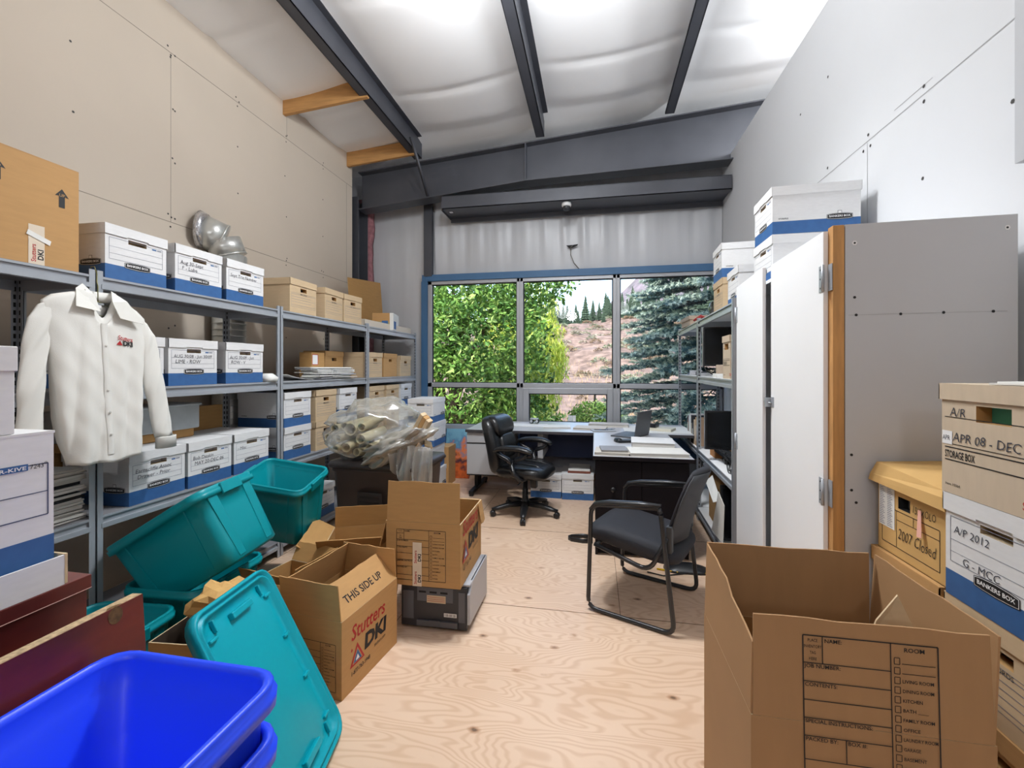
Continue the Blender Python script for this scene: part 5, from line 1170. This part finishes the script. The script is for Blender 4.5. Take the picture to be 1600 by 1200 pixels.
for k in range(3):
    b = MB(); b.at((.06+.05*k,4.71+.02*k,.7575),(0,R(90),.4*k)); b.lathe([(.0035,-.07),(.0035,.07)], (BLACKP, BLUEB, STEEL)[k], 6); b.at(); tag(b.build('pen'), ('black','blue','silver')[k]+' pen on the grey papers left of the laptop', 'pen', 'pens on the desk papers')
t = thing('binoculars', 'small black and silver double lens gadget at the back of the window desk', 'gadget', (-.70, 5.12, .7425+.0065))
for s in (-1,1):
    b = MB(); b.at((s*.032,0,.03),(R(90),0,0)); b.lathe([(.026,-.05),(.028,-.02),(.022,.03)], BLACKP, 14); b.lathe([(.018,.031),(.016,.033)], STEEL, 12); b.at(); b.build('barrel', t)
b = MB(); b.box(-.045,.045,-.03,.04,.05,.066,STEEL); b.build('bridge', t, bev=.004)
t = thing('telephone', 'cream desk telephone with a black handset near the window', 'telephone', (.69, 4.86, .7425), R(-25))
b = MB(); b.slab([(-.12,-.09,0),(.12,-.09,0),(.12,.09,0),(-.12,.09,0)], (0,0,1), .03, M('cream_plastic',(210,206,190),.5)); b.build('base', t, bev=.005)
b = MB(); b.box(-.10,-.05,-.07,.07,.031,.06,BLACKP); b.box(-.105,-.045,-.08,-.045,.031,.075,BLACKP); b.build('handset', t, bev=.006)
b = MB(); b.box(.30,.98,4.64,5.2,.7425,.7445,PAPER); tag(b.build('paper_sheet'), 'large white paper spread over the right end of the window desk', 'paper')

# ================================================================== OFFICE CHAIR (front = +X)
t = thing('office_chair', 'black leather office swivel chair in front of the window desk', 'chair', (-.66, 4.19, 0), R(-12))
AA = [3, 75, 147, 219, 291]
for a in AA:
    a = R(a-4); ca, sa = math.cos(a), math.sin(a)
    b = MB(); b.tube([(.03*ca,.03*sa,.105),(.16*ca,.16*sa,.10),(.27*ca,.27*sa,.075),(.325*ca,.325*sa,.066)], [.04,.036,.028,.02], BLACKP, 8, squash=.7); sp = b.build('base_arm', t)
    b = MB(); px, py = .315*ca, .315*sa
    for o_ in (-.014, .014):
        b.at((px-o_*sa, py+o_*ca, .0275), (R(90), 0, a)); b.lathe([(.02,-.010),(.027,-.008),(.027,.008),(.02,.010)], BLACKP, 14)
    b.at((px,py,.035)); b.lathe([(.022,0),(.022,.012),(.010,.03)], BLACKP, 10); b.at(); b.build('caster', t)
b = MB(); b.lathe([(.045,.08),(.045,.13),(.030,.14),(.028,.24),(.022,.245),(.022,.36)], BLACKP, 16); b.build('gas_column', t)
b = MB(); b.box(-.10,.10,-.08,.08,.345,.385,BLACKP); b.tube([(.02,-.06,.36),(.03,-.20,.35),(.03,-.27,.345)], .006, BLACKP, 6); b.build('seat_mechanism', t, bev=.006)
b = MB(); b.box(.06,.12,-.03,.03,.26,.35,BLACKP) ; b.build('tension_knob', t, bev=.01)
b = MB()
def seatloop(w_, d_, r_, z, dx=0): 
    return [(x+dx, y, zz - (.035*max(0,(x-.12)/.14)**2 if x > .12 else 0)) for x, y, zz in rr(d_, w_, r_, z, 6)]
b.loft([seatloop(.40,.40,.10,.375), seatloop(.50,.49,.13,.395), seatloop(.53,.53,.15,.43), seatloop(.52,.53,.15,.465), seatloop(.46,.47,.13,.492), seatloop(.30,.30,.10,.488)], LEATH)
b.build('seat', t, sub=1)
for y in (-.09, .09):
    b = MB(); b.tube([(-.18,y,.492),(.0,y,.497),(.14,y,.49),(.22,y*1.1,.462)], .006, LEATH, 6); b.build('seat_seam', t)
b = MB(); L = []
for z, x, w_, th_ in ((.39,-.205,.36,.07),(.42,-.22,.46,.11),(.50,-.225,.51,.13),(.60,-.235,.52,.13),(.72,-.265,.52,.12),(.82,-.295,.51,.12),(.885,-.32,.47,.11),(.925,-.335,.38,.08),(.94,-.34,.2,.03)):
    L.append([(xx+x, yy + 0, zz + .0) for xx, yy, zz in rr(th_, w_, th_*.42, z, 5)])
b.loft(L, LEATH); b.build('backrest', t, sub=1)
b = MB(); L = []
for z, x, w_, th_ in ((.75,-.215,.30,.03),(.78,-.22,.38,.07),(.84,-.235,.41,.10),(.90,-.265,.40,.10),(.935,-.285,.34,.08),(.95,-.305,.2,.03)): L.append([(xx+x, yy, zz) for xx, yy, zz in rr(th_, w_, th_*.42, z, 5)])
b.loft(L, LEATH); b.build('headrest', t, sub=1)
b = MB(); L = []
for z, x, w_, th_ in ((.53,-.17,.22,.03),(.57,-.168,.30,.06),(.66,-.178,.32,.07),(.74,-.20,.30,.06),(.77,-.21,.22,.03)): L.append([(xx+x, yy, zz) for xx, yy, zz in rr(th_, w_, th_*.42, z, 5)])
b.loft(L, LEATH); b.build('lumbar_cushion', t, sub=1)
for s in (-1, 1):
    y = s*.285
    b = MB(); b.tube([(-.21,y,.63),(-.17,y,.66),(-.05,y,.675),(.08,y,.672),(.155,y,.65),(.18,y,.63)], [.018,.042,.05,.05,.042,.02], LEATH, 10, squash=.6); ar = b.build('armrest', t, sub=1)
    b = MB(); b.tube([(.13,y,.635),(.10,y,.60),(.02,y,.575),(-.03,y,.53),(.0,y,.44),(.05,y*.93,.385),(.06,y*.6,.375)], [.02,.026,.032,.034,.032,.03,.024], BLACKP, 8, squash=.7)
    b.tube([(-.17,y,.635),(-.13,y,.60),(-.06,y,.57),(-.02,y,.53)], [.02,.026,.03,.028], BLACKP, 8, squash=.7); b.build('arm_support', t)

# ================================================================== GUEST CHAIR (front = +X local)
t = thing('guest_chair', 'black sled base armchair in the middle of the floor, seen from its back corner', 'chair', (.30, 2.755, 0), R(156.4))
def arc(pts, r_=.06, n=5):       # round the corners of a polyline
    out = [pts[0]]
    for a, p, c in zip(pts[:-2], pts[1:-1], pts[2:]):
        a, p, c = Vector(a), Vector(p), Vector(c); u = (a-p).normalized(); v = (c-p).normalized(); q = min(r_, (a-p).length*.45, (c-p).length*.45)
        s, e_ = p+u*q, p+v*q
        for i in range(n+1): k = i/n; out.append(tuple((1-k)**2*s+2*k*(1-k)*p+k*k*e_))
    out.append(pts[-1]); return out
for s in (-1, 1):
    y = s*.275
    b = MB(); b.tube(arc([(-.155,y,.655),(.232,y,.612),(.252,y,.013),(-.235,y,.013),(-.165,y,.62),(-.155,y,.655)], .06), .0125, TUBE, 10); b.build('sled_frame', t)
    b = MB(); b.tube([(-.165,y,.672),(-.05,y,.663),(.12,y,.642),(.205,y,.622),(.238,y,.585)], [.014,.022,.023,.02,.013], TUBE, 10, squash=.6); b.build('armrest', t)
    b = MB(); b.tube(arc([(.215,y*.97,.385),(-.10,y*.93,.30),(-.19,y*.93,.50)], .07), .0125, TUBE, 10); b.build('seat_rail', t)
    b = MB(); b.box(-.215,-.185,y*.86-.02,y*.86+.02,.42,.56,M('bracket',(60,62,64),.4)); b.build('bracket', t, bev=.004)
b = MB(); b.tube([(.20,-.27,.385),(.20,.27,.385)], .0115, TUBE, 8); b.build('seat_cross_bar', t)
b = MB()
def gs(w_, d_, r_, z): return [(x+.025, y, zz+.10*(x/.25)*.35 - (.02*max(0,(x-.15)/.1)**2 if x > .15 else 0)) for x, y, zz in rr(d_, w_, r_, z, 6)]
b.loft([gs(.42,.44,.09,.355), gs(.50,.53,.11,.375), gs(.52,.565,.12,.41), gs(.505,.54,.12,.45), gs(.38,.40,.10,.468), gs(.2,.2,.08,.462)], FAB); b.build('seat', t, sub=1)
b = MB(); L = []; sh = []
for z, w_ in ((.42,.30),(.44,.42),(.50,.47),(.60,.49),(.70,.48),(.79,.43),(.835,.35),(.85,.2)):
    k = (z-.42)/.4; x0_ = -.195-.12*k**1.3
    row = []; row2 = []
    for i in range(17):
        u = -1+2*i/16; y = u*w_/2; cx = x0_ - .035*(1-u*u) + .035
        row.append((cx, y, z)); row2.append((cx-.035*(1-.5*abs(u)), y, z))
    L.append(row + row2[::-1])
b.loft(L, FAB, True, True); b.build('backrest', t, sub=1)
b = MB(); L = []
for z, w_ in ((.44,.38),(.50,.455),(.60,.478),(.70,.468),(.79,.41),(.825,.33)):
    k = (z-.42)/.4; x0_ = -.195-.12*k**1.3
    L.append([(x0_-.035*(1-u*u)+.035-.035*(1-.5*abs(u))-.006, u*w_/2, z) for u in [-1+2*i/16 for i in range(17)]])
b.loft(L, FABG, False, False, close=False); b.build('back_shell', t, solid=.006)

# ================================================================== OUTSIDE
random.seed(2)
from mathutils import noise
GROUND = M('dry_grass_ground', (196,168,140), .95, var=.3, scale=.8, detail=8, col2=(150,122,92))
def hz(x, y):
    q = max(0, y-24); base = -1.0 + q*.165 + .035*x*min(1, q/40)
    return base + noise.noise(Vector((x*.12, y*.12, 0)))*min(1.6, q*.06) + noise.noise(Vector((x*.7, y*.7, 3)))*min(.35, q*.02)
HILL = M('hill_grass', (150,126,110), .95, var=.3, scale=1.1, detail=14, col2=(100,82,70))
b = MB(); L = []
ys = [6+.0*0, 9, 12, 15, 18, 21] + [24+i*1.0 for i in range(86)]
for y in ys: L.append([(x, y, hz(x, y) if y > 6.5 else -1.0) for x in [-70+i*1.25 for i in range(112)]])
b.loft(L, HILL, False, False, close=False); tag(b.build('hillside'), 'dry pinkish brown grass hillside rising behind the window', 'hill', kind='structure')
b = MB(); L = []
for y in [112+i*6 for i in range(14)]: L.append([(x, y, 8 + max(0, (y-112))*.42*min(1, max(0, (x+22)/40)) + noise.noise(Vector((x*.05,y*.05,1)))*3) for x in [-60+i*3 for i in range(70)]])
b.loft(L, M('far_hill', (132,118,124), .95, var=.3, scale=.3, detail=8, col2=(92,90,88)), False, False, close=False); tag(b.build('hillside'), 'purplish far hill rising at the right behind the ridge of conifers', 'hill', kind='structure')
CRK = M('dry_grass_tufts', (170,148,118), .9)
b = MB(); rnd = random.Random(4)
for i in range(9000):
    y = 9+34*rnd.random()**1.4; x = rnd.uniform(-.75, .55)*y*.8; z = hz(x, y) if y > 6.5 else -1
    h = rnd.uniform(.15, .42); a = rnd.uniform(0, 3.14); w_ = .035
    b.add([(x-w_*math.cos(a), y-w_*math.sin(a), z-.03), (x+w_*math.cos(a), y+w_*math.sin(a), z-.03), (x+rnd.uniform(-.1,.1), y, z+h)], [(0,1,2)], CRK)
tag(b.build('dry_grass'), 'tufts of dry straw coloured grass at the foot of the hill', 'grass', kind='stuff')
# conifers on the ridge
def conifer_mesh(seed, h):
    rnd = random.Random(seed); b = MB(); m = M('ridge_conifer', (62,82,62), .9, var=.4, scale=2)
    b.at(); b.tube([(0,0,-1),(0,0,h*.4)], .12, M('bark', (90,70,56), .9), 5)
    z = h*.12
    while z < h:
        r_ = (h-z)*.27+.2
        k = 9; pts = []
        for i in range(k*2):
            a = math.pi*i/k + z; q = r_*(1 if i % 2 else .55)*rnd.uniform(.8, 1.15); pts.append((q*math.cos(a), q*math.sin(a), z-.1*h*.3*(1 if i % 2 else .4)))
        b.add(pts+[(0,0,z+h*.12)], [(i, (i+1) % (2*k), 2*k) for i in range(2*k)], m); z += h*.075
    return b.mesh('conifer')
CM = [conifer_mesh(i, h) for i, h in enumerate((5.5, 7.5, 9.0))]
rnd = random.Random(8); n = 0
for i in range(70):
    u = -.22+.6*(i+rnd.uniform(.1,.9))/70; y = (97, 106, 101)[i % 3]+rnd.uniform(-1.5,1.5); x = u*y
    o = put('conifer', CM[i % 3], None, (x, y, hz(x, y)-.3)); o.rotation_euler = (0,0,rnd.uniform(0,6)); s = rnd.uniform(.6, 1.05)*(.8+.5*max(0,u)); o.scale = (s,s,s)
    tag(o, 'dark green conifer in the row along the ridge of the hillside', 'tree', 'conifers along the ridge')
for i in range(26):
    y = 118+(i*7 % 26)*1.3; x = (.0+.30*i/26)*y; z = 8+(y-112)*.42*min(1, max(0, (x+22)/40))
    o = put('conifer', CM[i % 3], None, (x, y, z-1)); s = rnd.uniform(.8,1.2); o.scale = (s,s,s); tag(o, 'conifer scattered on the far purplish hill', 'tree', 'conifers on the far hill')
# sagebrush
def sage_mesh(seed, col, nm):
    rnd = random.Random(seed); b = MB(); m = M(nm, col, .9, var=.3, scale=5)
    for i in range(150):
        v = Vector((rnd.gauss(0,1), rnd.gauss(0,1), abs(rnd.gauss(0,1)))).normalized(); p = Vector((v.x*.55, v.y*.55, v.z*.42))*rnd.uniform(.6,1); s = rnd.uniform(.05,.11)
        a = Vector((rnd.gauss(0,1), rnd.gauss(0,1), rnd.gauss(0,1))).normalized()*s; c = v*s*1.6
        b.add([tuple(p-a), tuple(p+a), tuple(p+c)], [(0,1,2)], m)
    return b.mesh('sagebrush')
SG = [sage_mesh(1, (168,160,140), 'sage_grey'), sage_mesh(2, (140,120,96), 'sage_brown'), sage_mesh(3, (150,156,128), 'sage_green')]
rnd = random.Random(12)
for i in range(290):
    y = 26+74*rnd.random()**.9; x = rnd.uniform(-.30, .42)*y
    o = put('sagebrush', SG[i % 3], None, (x, y, hz(x, y))); s = rnd.uniform(.5, 1.5)*(.7+y*.008); o.scale = (s*1.2, s, s*.8); o.rotation_euler = (0,0,rnd.uniform(0,6))
    tag(o, 'low grey brown sagebrush clump on the dry hillside', 'shrub', 'sagebrush on the hillside')
# leafy trees
def leaf_tree(name, label, x, y, blobs, n, size, cols, narrow=.45, trunk=.14, seed=1, up=0.0, ztop=4, group=None, zb=-1.0):
    rnd = random.Random(seed); t = thing(name, label, 'tree', (x, y, zb))
    mats = [M('%s_leaf_%d' % (name, i), c, .55, spec=.3) for i, c in enumerate(cols)]
    b = MB(); tot = sum(q[3]*q[4]*q[5] for q in blobs)
    for (bx, by, bz, rx, ry, rz) in blobs:
        for i in range(int(n*rx*ry*rz/tot)):
            v = Vector((rnd.gauss(0,1), rnd.gauss(0,1), rnd.gauss(0,1))).normalized(); q = rnd.uniform(.62, 1.03) 
            q *= 1+.18*noise.noise(Vector((v.x*3+bx, v.y*3+by, v.z*3+bz)))
            p = Vector((bx+v.x*rx*q, by+v.y*ry*q, bz+v.z*rz*q)); s = size*rnd.uniform(.6, 1.3)
            d = Vector((rnd.gauss(0,1), rnd.gauss(0,1), rnd.gauss(0,.7)-.5+up*3)).normalized(); a = d.cross(Vector((rnd.gauss(0,1), rnd.gauss(0,1), rnd.gauss(0,1)))).normalized()*s*narrow; c = d*s
            nn = a.cross(c).normalized()*s*.12
            b.add([tuple(p-c*.5), tuple(p+a*.55+nn), tuple(p+c*.6), tuple(p-a*.55+nn)], [(0,1,2,3)], mats[min(len(mats)-1, int(abs(noise.noise(p*.9))*2.2*len(mats)))] if rnd.random() < .6 else rnd.choice(mats))
    b.build('foliage', t)
    b = MB(); BK = M('bark_'+name, (96,80,64), .9, var=.3, scale=8)
    b.tube([(0,0,0),(.05,.02,1.2),(0,0,ztop*.6),(.05,0,ztop)], [trunk, trunk*.85, trunk*.6, trunk*.2], BK, 8)
    for (bx, by, bz, rx, ry, rz) in blobs: b.tube([(0,0,max(.4, bz*.4)), (bx*.5, by*.5, bz*.75), (bx, by, bz)], [trunk*.5, trunk*.3, trunk*.1], BK, 6)
    b.build('trunk', t); return t
leaf_tree('maple_tree', 'big bright green leafy tree filling the left window panes', -3.4, 10.2,
   [(0,0,1.9,1.6,1.2,1.1),(.9,-.5,3.1,1.6,1.3,1.2),(-1.0,0,3.2,1.7,1.3,1.4),(.5,0,4.6,1.9,1.4,1.3),(1.4,.2,1.0,1.3,1.1,.9),(-1.5,-.3,1.2,1.5,1.2,1.0),(1.6,.3,4.5,1.3,1.0,1.0),(-2.6,0,3.6,1.4,1.2,1.6),(.2,.9,.9,1.4,.6,.8),(1.7,-.2,2.3,.8,.8,.9)],
   30000, .13, [(132,172,80),(100,146,62),(168,198,108),(76,116,52)], .5, .16, 3, 0, 4.5)
leaf_tree('willow_tree', 'feathery yellow green tree behind the left window mullion', -1.95, 14.0,
   [(-.2,0,1.4,1.1,1.0,1.2),(0,0,2.9,1.1,1.0,1.4),(.1,0,4.2,.65,.6,1.15),(-.9,0,3.0,1.1,.9,1.4),(.4,0,2.4,.7,.7,1.0),(-.9,0,1.2,.9,.8,.9)],
   15000, .20, [(200,212,84),(176,198,76),(212,218,104),(152,176,70)], .16, .1, 6, 1.0, 4.2)
t = leaf_tree('round_bush', 'rounded green bush at the foot of the hill beyond the small window', -.05, 14.5, [(0,0,.32,.75,.7,.52),(.45,0,.3,.6,.6,.45),(-.45,.2,.2,.4,.4,.35)], 5000, .09, [(120,160,70),(96,136,62),(150,180,90)], .5, .04, 9, .3, .5, zb=-.5)
t['category'] = 'shrub'
t = thing('sign_post', 'small white sign on a post beside the round bush', 'sign', (-.66, 12.6, -1.0)); b = MB(); b.box(-.02,.02,-.02,.02,0,1.05,PWHITE); b.build('post', t); b = MB(); b.box(-.10,.02,-.025,-.02,.78,1.06,PWHITE); b.box(.03,.12,-.025,-.02,.78,1.06,PWHITE); b.build('sign_board', t)
# spruce with whorled branches
def spruce(x, y, zb, h, seed, label, rbase):
    rnd = random.Random(seed); t = thing('spruce_tree', label, 'tree', (x, y, zb))
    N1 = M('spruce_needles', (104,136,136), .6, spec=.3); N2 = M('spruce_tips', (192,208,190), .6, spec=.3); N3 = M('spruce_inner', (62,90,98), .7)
    BK = M('spruce_bark', (70,58,52), .9); tr = MB(); tr.tube([(0,0,0),(0,0,h*.5),(0,0,h)], [.16,.11,.02], BK, 8); tr.build('trunk', t)
    b = MB()
    def tuft(p, d, ln, m, n=12):
        d = d.normalized(); u = d.cross(Vector((0,0,1))); u = u.normalized() if u.length > .1 else Vector((1,0,0)); v = d.cross(u)
        for i in range(n):
            k = (i+.5)/n; a = rnd.uniform(0, 6.28); q = p+d*ln*k; rad = (u*math.cos(a)+v*math.sin(a)); tip = q+rad*.055+d*.04; w_ = (u*math.sin(a)-v*math.cos(a))*.010
            b.add([tuple(q-w_), tuple(q+w_), tuple(tip)], [(0,1,2)], m)
        q = p+d*ln
        b.add([tuple(p-u*.012), tuple(p+u*.012), tuple(q)], [(0,1,2)], m)
    z = .5
    while z < h-.2:
        R_ = rbase*(1-z/h)**.8; nb = 9
        a0 = rnd.uniform(0, 6.28)
        for k in range(nb):
            a = a0+6.283*k/nb+rnd.uniform(-.2,.2)
            if math.sin(a) > .75: continue
            ln = R_*rnd.uniform(.85,1.12); dr = Vector((math.cos(a), math.sin(a), 0)); sd = Vector((-dr.y, dr.x, 0)); pts = []
            for i in range(9):
                q = i/8; pts.append(dr*ln*q + Vector((0,0,z - .18*ln*q*q*1.2 + .30*ln*max(0,q-.65)**1.5)))
            bb = [.018,.016,.014,.012,.01,.008,.006,.005,.003]; b.tube([tuple(p) for p in pts], bb, BK, 4)
            i = .18
            while i < 1.0:
                j = min(7, int(i*8)); f = i*8-j; p = pts[j]+(pts[min(8,j+1)]-pts[j])*f; tl = (.50*(1-i)+.16)*min(1, ln)*rnd.uniform(.8,1.15)
                for s in (-1, 1):
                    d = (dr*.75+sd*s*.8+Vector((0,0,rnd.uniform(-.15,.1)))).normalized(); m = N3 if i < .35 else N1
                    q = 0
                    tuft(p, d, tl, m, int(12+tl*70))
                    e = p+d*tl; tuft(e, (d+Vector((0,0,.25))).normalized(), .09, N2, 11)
                    if tl > .18:
                        for g in (.35, .65):
                            for s2 in (-1, 1):
                                d2 = (d+sd.cross(Vector((0,0,1)))*0+dr*.3*s2+sd*.5*s*(-s2)*.6).normalized(); pp = p+d*tl*g; tuft(pp, d2, tl*.45, N1, int(8+tl*30)); tuft(pp+d2*tl*.45, d2, .07, N2, 8)
                i += .085
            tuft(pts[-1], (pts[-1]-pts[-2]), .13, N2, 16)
        z += .27
    b.build('foliage', t); return t
spruce(2.45, 9.0, -1.0, 8.0, 5, 'blue green spruce with drooping branches outside the right window panes', 2.9)
